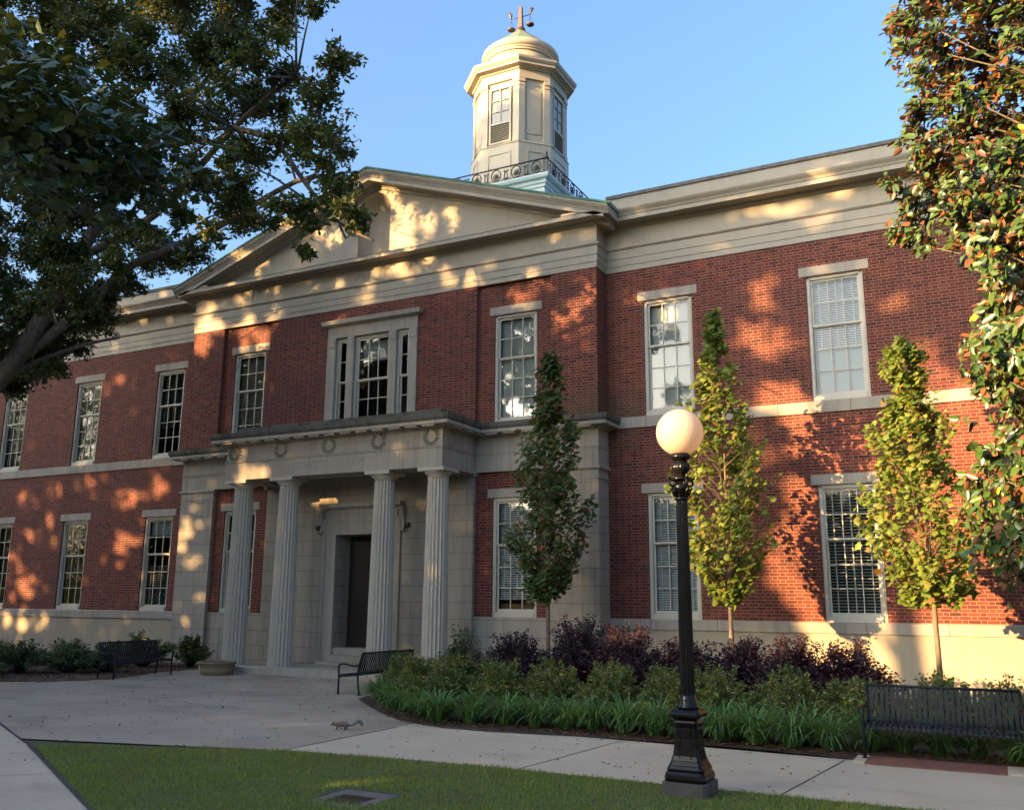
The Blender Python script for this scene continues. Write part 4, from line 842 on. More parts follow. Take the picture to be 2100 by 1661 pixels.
OAK = [(2.63,-5.61,11.16,0.29),(-1.65,-6.39,13.29,0.36),(1.98,-5.94,10.82,0.37),(-5.1,-5.57,9.65,0.43),(-8.59,-6.83,11.98,0.62),(0.52,-7.76,14.48,0.4),(-4.71,-7.65,15.22,0.51),(5.22,-8.79,8.51,0.35),(-1.25,-7.86,9.37,0.33),(-6.02,-8.37,12.45,0.39),(-8.12,-6.02,7.92,0.46),(-0.49,-5.88,17.17,0.47),(3.28,-8.31,11.86,0.31),(4.59,-8.62,10.27,0.36),(-12.32,-6.06,16.09,0.72),(-9.52,-6.46,19.48,0.62),(-2.85,-9.68,10.59,0.43),(1.47,-9.6,7.94,0.34),(-2.56,-8.49,11.14,0.43),(2.03,-9.71,8.51,0.27),(-9.75,-7.84,14.6,0.43),(0.93,-7.75,10.79,0.38),(-11.96,-6.88,19.05,0.56),(2.66,-8.29,9.91,0.37),(-6.05,-8.69,14.29,0.45),(5.08,-9.96,7.68,0.24),(-5.97,-6.18,12.4,0.44),(1.98,-7.64,9.58,0.37),(-4.8,-5.96,17.72,0.63),(2.42,-7.15,12.02,0.41),(-5.33,-9.62,8.35,0.51),(-2.11,-8.27,8.64,0.46),(0.98,-6.47,12.51,0.31),(-6.04,-6.47,11.15,0.5),(-3.27,-8.73,12.53,0.42),(6.21,-9.62,7.39,0.27),(-14.64,-5.51,12.78,0.61),(-0.84,-9.83,13.57,0.44),(1.07,-7.2,14.78,0.36),(3.27,-7.36,13.83,0.44),(1.03,-5.9,14.52,0.42),(-6.06,-8.68,7.94,0.5),(-5.61,-8.68,8.54,0.42),(-7.67,-5.77,13.23,0.62),(-4.53,-8.86,14.06,0.48),(-5.04,-8.56,9.51,0.5),(-3.78,-8.51,7.13,0.3),(0.8,-7.89,10.2,0.43),(-3.37,-6.72,10.11,0.32),(-8.32,-8.5,15.63,0.59),(-0.93,-9.36,11.1,0.45),(-5.66,-6.59,9.76,0.48),(-2.71,-5.7,9.55,0.41),(-4.43,-5.57,16.64,0.49),(-2.81,-8.06,16.09,0.56),(-2.05,-8.71,8.77,0.4),(-11.0,-6.46,16.4,0.58),(-12.01,-5.88,12.14,0.47),(-6.01,-8.03,16.1,0.48),(1.0,-9.61,9.62,0.29),(-4.09,-9.6,9.33,0.43),(-4.09,-6.63,12.33,0.41),(-11.12,-7.49,16.48,0.59),(5.21,-8.93,10.6,0.32),(-4.48,-8.95,7.23,0.3),(-2.13,-5.88,15.47,0.37),(-1.33,-7.76,10.17,0.3),(0.94,-9.8,13.02,0.44),(-7.47,-6.41,10.44,0.49),(0.7,-8.3,15.18,0.37),(-5.9,-5.76,8.14,0.36),(-1.47,-7.07,14.87,0.54),(-6.99,-8.46,13.5,0.53),(3.76,-9.07,13.33,0.32),(-1.12,-8.88,7.8,0.32),(0.92,-8.59,13.54,0.46),(-8.64,-6.12,12.52,0.51),(-3.86,-8.6,8.39,0.36),(-2.26,-6.12,12.0,0.42),(-12.94,-6.96,14.85,0.5),(-10.73,-5.96,16.13,0.6),(0.61,-6.96,10.23,0.36),(1.43,-9.65,11.03,0.36),(-2.21,-5.86,14.26,0.55),(-6.73,-7.37,9.09,0.52),(-1.27,-9.5,12.15,0.31),(1.16,-9.74,10.58,0.29),(0.58,-9.96,13.81,0.41),(-5.78,-6.44,16.65,0.51),(2.96,-9.6,10.33,0.32),(0.42,-7.22,8.58,0.35),(-12.29,-6.36,11.22,0.59),(-1.75,-7.01,10.73,0.4),(-3.07,-9.26,13.47,0.32),(1.52,-8.2,12.17,0.42),(-3.72,-6.49,13.61,0.4),(2.04,-7.68,14.25,0.35),(-5.13,-7.14,7.08,0.36),(-7.7,-5.69,9.76,0.38),(-0.21,-6.67,16.95,0.45),(-7.32,-9.11,13.77,0.47),(3.6,-9.27,13.55,0.28),(-10.39,-6.92,12.37,0.5),(0.06,-8.45,15.15,0.32),(0.65,-6.15,9.79,0.45),(3.3,-9.55,7.64,0.24),(1.25,-7.7,14.81,0.39),(1.57,-6.67,15.35,0.38),(0.26,-9.48,10.33,0.3),(1.9,-7.82,9.12,0.37),(-16.11,-5.62,18.38,0.58),(-6.84,-6.21,17.52,0.45),(-5.37,-8.38,11.25,0.54),(-10.29,-7.33,9.32,0.46),(0.59,-9.31,14.63,0.43),(1.6,-6.19,15.31,0.46),(-6.53,-8.62,16.16,0.58),(-15.62,-5.76,20.19,0.84),(-2.77,-7.75,13.32,0.46),(1.56,-7.52,13.78,0.32),(-2.73,-5.66,13.29,0.42),(-12.12,-6.05,14.47,0.52),(-10.58,-6.28,12.77,0.65),(-7.9,-9.36,13.12,0.51),(1.3,-6.33,9.69,0.45),(-2.86,-8.05,8.36,0.38),(-1.74,-7.05,8.38,0.37),(2.23,-7.61,12.83,0.37),(-11.35,-6.08,18.65,0.49),(-8.82,-5.65,19.9,0.71),(-1.44,-9.27,7.3,0.32),(-1.34,-6.29,9.22,0.48),(-10.03,-6.96,10.63,0.53),(-3.68,-8.32,7.8,0.44),(-7.5,-5.57,14.24,0.45),(-5.22,-8.18,9.16,0.5),(-7.23,-7.26,17.68,0.58),(-3.46,-9.93,13.58,0.34),(-3.4,-7.08,15.38,0.53),(2.2,-9.81,7.72,0.24),(-6.83,-7.04,13.8,0.41),(-4.04,-7.76,9.69,0.4),(-5.13,-7.48,13.1,0.39),(-8.68,-7.9,19.11,0.63),(-6.52,-9.16,13.96,0.46),(1.96,-6.58,14.44,0.42),(-0.71,-5.98,15.87,0.55),(0.81,-6.24,12.25,0.47),(2.3,-7.86,12.17,0.34),(5.28,-9.56,7.61,0.28),(-6.25,-7.9,13.68,0.46),(-7.01,-7.35,8.53,0.49),(-4.71,-6.21,11.77,0.39),(-2.69,-7.42,14.05,0.4),(-1.3,-9.49,9.38,0.34),(-0.83,-5.63,15.2,0.52),(4.76,-9.45,13.07,0.28),(2.5,-9.55,8.71,0.25),(-4.74,-7.18,13.37,0.56),(-14.28,-6.44,18.67,0.52),(4.18,-7.39,10.41,0.36),(-0.33,-7.7,15.01,0.42),(2.44,-7.27,11.32,0.29),(-4.35,-8.46,15.54,0.5),(-12.96,-6.66,20.86,0.63),(1.47,-9.96,7.28,0.3),(-10.12,-6.71,19.49,0.47),(-3.24,-9.1,11.12,0.37),(1.29,-9.96,11.27,0.38),(1.16,-9.54,11.92,0.4),(-2.74,-8.01,14.21,0.37),(-10.92,-7.34,13.35,0.63),(2.02,-8.02,12.34,0.36),(-1.3,-8.33,7.55,0.31),(-8.75,-5.75,13.15,0.5),(-5.25,-6.37,11.48,0.4),(-7.95,-6.22,11.43,0.38),(-3.58,-6.6,14.3,0.55),(1.13,-9.28,9.53,0.3),(-4.08,-7.73,17.49,0.46),(-3.81,-8.97,16.34,0.41),(-10.44,-7.5,19.7,0.63),(-3.28,-6.32,9.73,0.33),(-4.76,-7.62,14.31,0.37),(3.82,-9.83,8.79,0.24),(4.31,-7.8,8.74,0.32),(-1.92,-8.69,11.28,0.42),(-7.14,-7.93,9.84,0.5),(2.39,-8.52,11.15,0.39),(-14.34,-6.02,13.99,0.57),(-0.02,-5.94,16.52,0.44),(-12.01,-7.74,19.06,0.6),(-13.43,-6.53,20.52,0.7),(1.88,-9.08,10.1,0.4),(0.37,-7.01,11.85,0.42),(5.21,-9.67,8.95,0.31),(3.75,-8.16,14.0,0.35),(3.44,-7.17,10.73,0.42),(-8.29,-7.71,12.32,0.41),(-4.61,-5.69,12.13,0.55),(2.12,-9.34,10.34,0.28),(-5.42,-6.47,7.16,0.53),(-13.45,-6.0,13.2,0.47),(-2.09,-8.84,13.33,0.33),(-8.81,-8.02,13.25,0.39),(-1.08,-7.92,11.58,0.45),(-5.75,-6.08,11.07,0.53),(-10.91,-7.1,18.07,0.7),(-1.5,-5.93,10.29,0.31),(-5.0,-8.5,13.49,0.4),(-9.31,-9.05,18.06,0.63),(3.36,-8.07,9.98,0.38),(-6.55,-6.43,18.94,0.66),(-9.05,-7.82,18.52,0.42),(-2.57,-7.79,9.8,0.4),(-10.14,-7.14,12.82,0.49),(-3.66,-7.58,13.56,0.44),(3.03,-9.14,11.05,0.36),(0.99,-6.33,10.79,0.41),(5.59,-9.68,8.57,0.25),(-7.12,-5.97,12.4,0.45),(1.17,-7.95,9.68,0.36),(-4.83,-8.79,8.77,0.51),(-3.41,-5.63,17.27,0.39),(-5.73,-7.34,18.35,0.44),(1.67,-8.54,12.28,0.4),(0.77,-8.98,14.08,0.36),(-0.86,-6.47,16.46,0.42),(-4.22,-8.48,7.54,0.33),(-4.12,-9.42,12.88,0.37),(4.31,-6.88,8.54,0.18),(3.84,-7.86,7.84,0.18),(-2.36,-7.77,7.49,0.18),(-2.49,-7.1,7.81,0.18),(-3.5,-7.82,6.34,0.18),(-5.11,-7.05,6.51,0.18),(-4.53,-6.54,6.96,0.18),(-2.84,-6.56,8.36,0.18),(3.76,-7.96,12.76,0.18),(3.0,-6.93,13.49,0.18),(4.34,-7.0,8.78,0.18),(2.56,-7.33,8.85,0.18),(-2.82,-6.78,7.79,0.41),(-5.96,-6.92,7.81,0.31),(-6.79,-6.32,7.08,0.46),(-4.31,-7.14,6.92,0.41),(-3.86,-6.39,7.4,0.29),(-3.46,-7.27,6.6,0.28),(-4.66,-7.34,6.32,0.32),(-3.75,-6.38,8.53,0.42),(-5.02,-6.78,8.33,0.4),(-3.9,-6.64,7.89,0.28),(-4.06,-6.82,7.31,0.34),(-4.55,-6.62,8.45,0.45),(-4.69,-6.9,7.76,0.39),(-4.42,-7.43,7.19,0.33),(-3.19,-6.38,8.58,0.33),(-5.12,-7.09,8.04,0.32)]
MAG = [(14.46,-9.23,6.15,0.16),(15.86,-7.38,3.76,0.18),(15.21,-8.92,3.5,0.25),(14.44,-7.85,8.43,0.2),(15.14,-9.48,4.32,0.19),(15.72,-9.2,6.07,0.21),(16.62,-7.64,8.8,0.25),(15.72,-7.49,5.31,0.26),(15.45,-7.55,9.82,0.32),(15.21,-9.25,4.75,0.22),(14.77,-7.28,5.36,0.29),(15.89,-8.17,6.04,0.19),(14.91,-9.5,2.42,0.18),(16.13,-9.74,5.48,0.17),(14.96,-9.93,7.51,0.16),(15.89,-9.61,6.4,0.26),(14.72,-8.78,8.57,0.19),(15.68,-7.33,9.41,0.27),(15.01,-8.22,4.53,0.24),(14.82,-7.57,7.79,0.19),(16.15,-9.02,7.77,0.24),(15.82,-9.69,3.57,0.21),(16.54,-7.5,5.05,0.27),(13.98,-7.31,9.3,0.3),(15.14,-8.98,7.58,0.21),(13.95,-8.49,6.08,0.18),(15.36,-9.19,7.23,0.23),(15.96,-7.88,5.35,0.2),(15.55,-8.56,8.0,0.22),(15.67,-9.66,6.98,0.16),(15.32,-9.13,3.81,0.16),(15.15,-8.69,7.21,0.19),(14.61,-9.71,9.03,0.21),(16.36,-9.79,4.97,0.24),(15.22,-7.64,7.23,0.24),(15.17,-7.46,10.22,0.32),(16.33,-7.45,6.8,0.25),(16.22,-7.85,8.92,0.21),(14.89,-9.08,5.63,0.24),(15.69,-9.72,6.63,0.24),(14.73,-9.57,3.36,0.22),(15.38,-9.7,3.32,0.2),(14.93,-9.04,5.13,0.19),(14.04,-9.54,9.35,0.22),(14.89,-9.27,6.09,0.21),(16.51,-8.19,8.8,0.26),(15.68,-8.67,5.38,0.2),(15.56,-7.35,4.67,0.29),(15.86,-9.02,8.64,0.18),(16.48,-7.9,9.93,0.29),(15.93,-7.29,4.11,0.28),(16.56,-7.32,7.97,0.3),(15.78,-8.9,4.45,0.23),(14.85,-9.79,6.42,0.24),(16.62,-7.71,8.12,0.31),(15.58,-8.91,6.65,0.25),(15.78,-7.74,7.42,0.25),(16.49,-8.1,6.41,0.24),(15.82,-7.45,4.33,0.27),(13.72,-8.27,6.84,0.25),(14.83,-9.42,2.91,0.19),(15.43,-8.84,5.08,0.22),(15.51,-9.48,8.81,0.24),(13.94,-7.78,7.17,0.19),(16.28,-7.95,6.34,0.28),(15.16,-8.76,6.21,0.24),(15.25,-9.46,7.74,0.24),(15.04,-8.65,2.7,0.16),(15.7,-9.77,7.55,0.23),(15.14,-8.82,5.72,0.18),(15.28,-9.4,9.01,0.2),(14.98,-7.74,9.05,0.24),(14.59,-9.77,5.16,0.24),(15.28,-9.95,5.63,0.23),(15.29,-8.56,2.82,0.19),(15.71,-7.58,2.84,0.21),(13.82,-7.54,9.45,0.31),(14.49,-8.72,4.78,0.21),(15.99,-9.75,8.06,0.24),(16.12,-9.01,9.02,0.19),(14.74,-7.67,7.06,0.23),(14.71,-9.25,4.45,0.21),(15.0,-8.42,3.58,0.21),(14.04,-9.1,8.68,0.2),(14.73,-9.29,8.82,0.24),(15.23,-8.02,8.81,0.26),(15.36,-7.92,3.19,0.27),(16.42,-8.66,5.06,0.17),(14.23,-7.95,6.8,0.2),(15.16,-9.99,5.12,0.15),(15.55,-8.07,6.8,0.2),(14.21,-9.01,9.52,0.18),(14.49,-9.49,5.53,0.17),(13.9,-7.82,6.71,0.28),(13.66,-7.66,6.35,0.27),(16.56,-7.38,6.0,0.19),(15.3,-9.51,4.5,0.21),(15.0,-9.31,5.74,0.25),(16.72,-7.92,6.92,0.23),(15.43,-9.57,2.47,0.21),(14.03,-7.55,8.15,0.26),(14.36,-8.65,9.22,0.23),(14.52,-9.21,3.0,0.18),(14.15,-9.58,6.77,0.21),(14.32,-9.79,7.89,0.22),(14.54,-9.95,8.57,0.24),(16.8,-8.17,7.5,0.19),(15.52,-9.68,9.02,0.2),(15.35,-8.34,7.06,0.29),(15.24,-9.88,7.21,0.19),(15.96,-9.69,3.86,0.18),(15.76,-8.05,8.77,0.22),(16.27,-7.68,5.19,0.19),(16.58,-8.94,8.97,0.26),(14.78,-9.83,8.19,0.19),(15.56,-9.17,7.38,0.27),(16.53,-8.94,6.05,0.17),(15.82,-8.86,9.56,0.22),(16.43,-9.54,8.25,0.22),(16.01,-9.77,4.05,0.24),(14.08,-7.21,10.43,0.32),(15.02,-9.59,8.12,0.26),(14.86,-7.38,6.52,0.18),(14.56,-7.7,2.65,0.21),(14.55,-8.91,6.74,0.23),(14.6,-9.64,2.29,0.23),(15.67,-8.05,3.22,0.2),(15.68,-7.33,6.42,0.19),(14.89,-8.33,7.95,0.22),(15.5,-9.6,8.45,0.26),(15.13,-7.94,5.25,0.18),(15.1,-9.33,4.09,0.19),(15.23,-9.37,2.43,0.18),(15.05,-8.47,7.64,0.24),(16.96,-7.24,6.31,0.29),(14.24,-8.26,10.39,0.3),(14.46,-9.35,4.28,0.15),(16.16,-9.24,5.17,0.16),(15.13,-7.99,3.32,0.2),(16.46,-7.3,7.32,0.22),(16.45,-7.29,8.35,0.24),(14.52,-8.41,6.23,0.28),(16.41,-8.43,7.03,0.27),(15.83,-9.04,4.7,0.22),(15.97,-8.3,9.58,0.3),(15.56,-7.36,4.39,0.21),(15.08,-8.05,9.45,0.27),(15.9,-9.08,5.46,0.25),(15.26,-7.28,4.29,0.27),(16.22,-8.01,5.95,0.2),(15.07,-9.2,9.36,0.29),(14.75,-7.42,6.85,0.26),(16.15,-8.85,6.94,0.18),(16.01,-8.73,4.39,0.26),(14.91,-9.25,4.07,0.21),(16.04,-8.93,7.33,0.27),(15.69,-7.57,7.83,0.24),(16.27,-7.21,7.17,0.3),(14.43,-9.58,7.22,0.17),(16.61,-9.03,6.74,0.26),(16.38,-9.46,8.93,0.25),(16.81,-7.94,8.4,0.2),(16.58,-8.48,7.49,0.21),(14.72,-9.65,2.45,0.22),(16.64,-7.2,7.05,0.2),(16.15,-8.76,9.52,0.2),(15.19,-9.29,5.0,0.17),(14.82,-7.58,8.77,0.22),(15.48,-8.93,5.4,0.22),(14.23,-9.55,7.74,0.25),(15.76,-9.39,6.34,0.25),(15.69,-9.55,3.24,0.17),(16.67,-8.42,7.81,0.27),(14.98,-7.63,5.08,0.27),(15.75,-9.79,7.84,0.22),(14.94,-9.73,5.14,0.16),(16.53,-7.36,4.84,0.21),(16.75,-7.36,6.39,0.24),(14.65,-8.97,7.44,0.21),(14.87,-8.74,9.72,0.23),(16.27,-9.57,8.56,0.21),(15.44,-9.53,3.66,0.16),(14.57,-7.8,7.65,0.2),(14.26,-8.17,7.19,0.24),(14.37,-7.83,7.07,0.2),(15.85,-9.53,5.69,0.17),(14.91,-9.65,6.23,0.16),(16.07,-8.01,8.05,0.29),(16.05,-9.23,4.51,0.18),(14.87,-8.24,2.79,0.22),(14.47,-8.49,2.18,0.15),(14.26,-8.84,2.37,0.14),(14.64,-8.31,2.08,0.14),(14.74,-7.56,3.55,0.16),(14.36,-9.28,2.61,0.19),(14.3,-9.04,3.07,0.21),(14.41,-8.43,2.9,0.2),(14.41,-8.13,2.5,0.19),(14.49,-7.77,3.15,0.15),(14.6,-8.93,2.52,0.2),(14.41,-8.9,3.43,0.17),(14.53,-7.75,3.44,0.23),(14.68,-8.03,3.19,0.15),(14.56,-9.36,2.3,0.19),(14.68,-8.4,2.78,0.21),(14.6,-9.0,2.9,0.15),(14.48,-9.05,6.35,0.22),(14.84,-8.57,6.44,0.2),(14.53,-7.84,6.01,0.22),(14.88,-7.85,6.01,0.24),(14.59,-8.61,6.23,0.24),(14.98,-8.26,6.19,0.24),(14.91,-9.44,6.49,0.18),(14.62,-9.39,6.46,0.17),(14.38,-8.97,5.94,0.23),(15.02,-9.29,6.07,0.2),(14.67,-9.44,5.65,0.18),(14.92,-8.17,5.63,0.21),(14.32,-9.38,6.03,0.22),(15.17,-7.5,7.11,0.29),(14.64,-7.94,3.65,0.18),(14.7,-8.21,3.94,0.21),(14.64,-7.98,4.45,0.18),(14.83,-8.72,4.11,0.2),(14.81,-8.02,3.78,0.19),(14.8,-8.08,3.28,0.15),(14.79,-8.89,3.39,0.17),(14.78,-9.33,4.16,0.18),(14.62,-8.5,5.46,0.16),(14.86,-9.09,4.2,0.16),(14.84,-7.77,5.43,0.24),(14.47,-8.88,4.6,0.19),(14.87,-8.65,4.64,0.16),(14.72,-9.21,4.74,0.2),(14.63,-9.45,3.99,0.15),(14.55,-8.68,5.03,0.17),(14.61,-9.05,4.37,0.22),(14.8,-9.19,5.3,0.22),(14.43,-9.39,4.18,0.2),(14.98,-8.05,5.13,0.23),(14.45,-9.27,3.97,0.22),(14.82,-9.32,3.93,0.2),(14.25,-7.4,7.0,0.2),(14.49,-8.24,9.05,0.28),(14.65,-7.28,8.89,0.2),(14.72,-8.38,5.9,0.18),(14.04,-7.51,8.56,0.31),(14.74,-7.09,7.2,0.27),(14.99,-7.07,8.69,0.28),(14.68,-7.64,8.0,0.3),(13.93,-7.85,9.34,0.25),(14.48,-7.11,10.16,0.28),(15.34,-7.12,9.89,0.3),(13.97,-7.09,10.36,0.26),(14.49,-7.82,7.32,0.23),(14.2,-7.09,8.01,0.23),(14.48,-8.41,5.84,0.17),(14.48,-7.94,7.56,0.22),(14.55,-7.93,6.62,0.21),(14.75,-8.48,9.06,0.21),(14.7,-8.26,6.2,0.17),(14.04,-8.18,7.27,0.2),(15.15,-8.04,7.99,0.23),(15.11,-8.0,9.02,0.31),(14.25,-7.82,9.19,0.26),(14.44,-7.97,8.17,0.27),(14.94,-7.71,6.42,0.2),(15.07,-8.4,9.3,0.22),(15.01,-7.11,7.12,0.2),(14.27,-7.82,8.74,0.26),(13.95,-8.47,8.61,0.21),(14.96,-7.8,8.68,0.25),(14.91,-7.35,9.43,0.25),(14.28,-7.69,6.52,0.29),(14.92,-7.88,7.72,0.28),(14.29,-8.34,7.77,0.22),(14.9,-7.87,7.43,0.3),(14.95,-8.0,7.08,0.21),(14.02,-8.09,7.85,0.28),(13.97,-7.23,7.25,0.25),(14.43,-7.59,7.12,0.18),(14.86,-7.07,6.93,0.29),(15.27,-7.61,8.76,0.31),(14.7,-7.59,8.38,0.26),(14.52,-8.21,8.67,0.24),(14.19,-8.16,9.35,0.31),(13.89,-7.57,7.87,0.25),(15.15,-7.83,7.65,0.24),(15.02,-7.3,6.29,0.22),(14.88,-7.51,9.96,0.3),(14.23,-7.57,10.15,0.33),(14.2,-8.01,7.1,0.29)]
MAP = [(14.346 + (x - 14.346) * .55, -20 + (y + 20) * .55, 1.75 + (z - 1.75) * .55, r * .55) for x, y, z, r in [(5.64,-15.13,6.35,0.2),(5.16,-15.04,7.36,0.19),(7.16,-15.49,5.46,0.14),(7.18,-15.31,6.0,0.14),(6.08,-15.12,5.94,0.17),(7.57,-15.55,5.56,0.17),(6.83,-14.74,5.48,0.2),(7.39,-15.25,6.07,0.2),(6.49,-15.45,6.17,0.21),(6.08,-15.36,6.61,0.18),(6.26,-15.57,6.25,0.2),(8.03,-15.19,5.52,0.14),(7.41,-14.96,6.04,0.14),(6.98,-15.57,6.28,0.2),(7.12,-15.56,5.76,0.14),(4.65,-14.7,6.61,0.2),(7.69,-15.34,5.51,0.13),(7.61,-15.18,5.33,0.16),(7.01,-15.31,6.58,0.21),(6.08,-14.81,6.83,0.19),(6.61,-14.86,5.68,0.19),(5.45,-14.64,7.61,0.25),(8.07,-15.24,5.11,0.17),(7.99,-15.34,4.98,0.12),(6.61,-14.89,6.64,0.14),(5.51,-15.0,7.32,0.19),(6.15,-15.21,6.16,0.22),(8.23,-15.09,5.46,0.15),(5.9,-14.89,6.65,0.21),(6.72,-14.72,6.29,0.2),(7.67,-15.03,5.5,0.14),(6.1,-15.31,5.74,0.2),(7.37,-15.31,5.52,0.2),(8.48,-15.53,5.45,0.15)]]

# ------------------------------------------------------------------ big oak on the left
oak = thing('oak_tree', 'large dark oak with leaning limbs, its crown hanging in front of the pediment', 'tree', (-9.6, -8.2, 0))
def limb(b_, pts, r0, r1, sides=9):
    P = [Vector(p) for p in pts]; n = len(P); Q = []
    for i in range(n - 1):
        for k in range(4):
            t = k / 4; a, c_ = P[i], P[i + 1]; p0 = P[max(0, i - 1)]; p3 = P[min(n - 1, i + 2)]
            Q.append(0.5 * ((2 * a) + (c_ - p0) * t + (2 * p0 - 5 * a + 4 * c_ - p3) * t * t + (3 * a - p0 - 3 * c_ + p3) * t ** 3))
    Q.append(P[-1]); m_ = len(Q); b_.tube(Q, [r0 + (r1 - r0) * i / (m_ - 1) for i in range(m_)], sides)
tb = MB()
limb(tb, [(-9.6, -8.2, -.1), (-9.4, -8.2, 1.5), (-8.6, -8.1, 3.2), (-7.2, -8.0, 4.8)], 0.55, 0.40, 12)
limb(tb, [(-7.2, -8.0, 4.8), (-4.4, -7.9, 6.3), (-3.1, -7.8, 7.9), (-2.2, -7.6, 9.5), (-1.0, -7.4, 11.3), (0.4, -7.2, 12.6)], 0.24, 0.05)
limb(tb, [(-7.2, -8.0, 4.8), (-5.0, -8.4, 6.6), (-4.2, -8.6, 8.3), (-3.9, -8.8, 10.2), (-3.0, -8.8, 12.5)], 0.30, 0.06)
limb(tb, [(-4.1, -7.85, 6.6), (-2.6, -7.3, 7.9), (-1.6, -7.0, 8.8), (0.2, -6.7, 9.3), (2.6, -6.8, 9.9), (4.0, -7.0, 9.6)], 0.13, 0.03)
limb(tb, [(-2.6, -7.7, 8.8), (-0.6, -7.4, 9.6), (1.2, -7.2, 11.2), (2.8, -7.2, 11.9), (3.6, -7.3, 11.2)], 0.10, 0.02)
limb(tb, [(1.2, -7.2, 11.2), (2.4, -7.3, 10.6), (3.4, -7.4, 9.4), (4.2, -7.4, 8.5), (5.0, -7.4, 8.0)], 0.07, 0.015)
limb(tb, [(-9.0, -8.1, 2.6), (-9.6, -8.3, 5), (-9.2, -8.5, 8.5), (-8.0, -8.2, 12)], 0.36, 0.1)
limb(tb, [(-4.1, -7.9, 6.4), (-3.6, -7.3, 6.9), (-2.9, -6.9, 7.2), (-2.2, -6.7, 7.3)], 0.07, 0.02)
NPT = np.array([(-3.1, -7.8, 7.9), (-2.2, -7.6, 9.5), (-1, -7.4, 11.3), (0.4, -7.2, 12.6), (-3.9, -8.8, 10.2), (-3, -8.8, 12.5), (-1.6, -7, 8.8), (.2, -6.7, 9.3), (2.6, -6.8, 9.9), (1.2, -7.2, 11.2), (2.8, -7.2, 11.9), (3.4, -7.4, 9.4), (-9.2, -8.5, 8.5), (-8, -8.2, 12), (-5, -8.4, 6.6), (4.2, -7.4, 8.5)])
for bx, by, bz, r in OAK[::2]:
    q = np.array((bx, by, bz)); d_ = ((NPT - q) ** 2).sum(1); k = int(d_.argmin()); a = NPT[k]
    if d_[k] < 9: mid = (a + q) / 2 + nrand(3) * .15; tb.tube([a, mid, q], [.028, .018, .007], 4)
tb.v = [(x + 9.6, y + 8.2, z) for x, y, z in tb.v]
tb.build('trunk', B['bark'], oak)
P = blob_points(OAK, 1050, 0.9); hit, xp, zp = lit(P, 1.1, 0.04, .10); P = P[~(hit & (RNG.random(len(P)) < 0.97))]  # oak leaves that would shade the chosen sun patches are dropped
foliage('crown', P - np.array((-9.6, -8.2, 0)), 0.098, 'oak', oak, rnd=.3, up=.35, aspect=.42)
# ------------------------------------------------------------------ near maple branch
mp_ = thing('maple_tree', 'near maple with very dark lobed leaves in the upper left corner', 'tree', (8.2, -18.2, 0))
mb = MB(); mb_c = np.mean(np.array(MAP), 0)
limb(mb, [(8.2, -18.2, -.1), (8.2, -18.2, 1.2), (8.25, -18.2, 2.4), (8.3, -18.3, 3.6), (8.3, -18.3, 5.0)], 0.17, 0.06)
limb(mb, [(8.25, -18.2, 2.4), (9.6, -17.8, 3.2), (mb_c[0], mb_c[1], mb_c[2] + .1), (mb_c[0] + .3, mb_c[1] + .1, mb_c[2] + .05)], 0.03, 0.004)
mb.v = [(x - 8.2, y + 18.2, z) for x, y, z in mb.v]; mb.build('trunk', B['bark'], mp_)
P = np.concatenate([np.array((bx, by, bz)) + nrand(105, 3) * np.array((.09, .22, .07)) for bx, by, bz, r in MAP])
foliage('crown', P - np.array((8.2, -18.2, 0)), 0.062, 'maple', mp_, fn=lobed, up=.9, droop=.5)
# ------------------------------------------------------------------ magnolia on the right
mg = thing('magnolia_tree', 'glossy leaved magnolia with rust brown leaf undersides at the right edge', 'tree', (16.9, -8.0, 0))
tb = MB(); limb(tb, [(16.9, -8, -.1), (16.85, -8, 2), (16.8, -8.1, 5), (16.7, -8.2, 9), (16.6, -8.2, 13)], .26, .06)
MAGX = MAG + [(16.9 + float(nrand(1)[0]) * 1.0, -8.0 + float(nrand(1)[0]) * 1.1, z, .5) for z in np.linspace(2.2, 12.5, 42)]
for i, (bx, by, bz, r) in enumerate(MAGX[::2]):
    zb_ = max(1.8, bz - 0.35 * abs(16.8 - bx) - .3); tb.tube([(16.8, -8.1, zb_), ((16.8 + bx) / 2, (by - 8.1) / 2, (zb_ + bz) / 2 - .1), (bx, by, bz)], [.03, .014, .006], 5)
tb.v = [(x - 16.9, y + 8.0, z) for x, y, z in tb.v]; tb.build('trunk', B['bark'], mg)
P = blob_points(MAGX, 300, 1.0); P = np.concatenate([P, np.concatenate([np.array((bx, by, bz)) + nrand(1, 3) * r * .95 + nrand(9, 3) * .055 for bx, by, bz, r in MAGX * 2])]); ctr = np.array((16.8, -8.1, 6.0)); axd = P - ctr; axd /= np.linalg.norm(axd, axis=1)[:, None]
foliage('crown', P - np.array((16.9, -8.0, 0)), 0.115, 'magnolia', mg, rnd=.2, up=.0, aspect=.52, axis=axd, axis_w=.45, face=axd * .8 + np.array((-.35, -.95, -.1)))
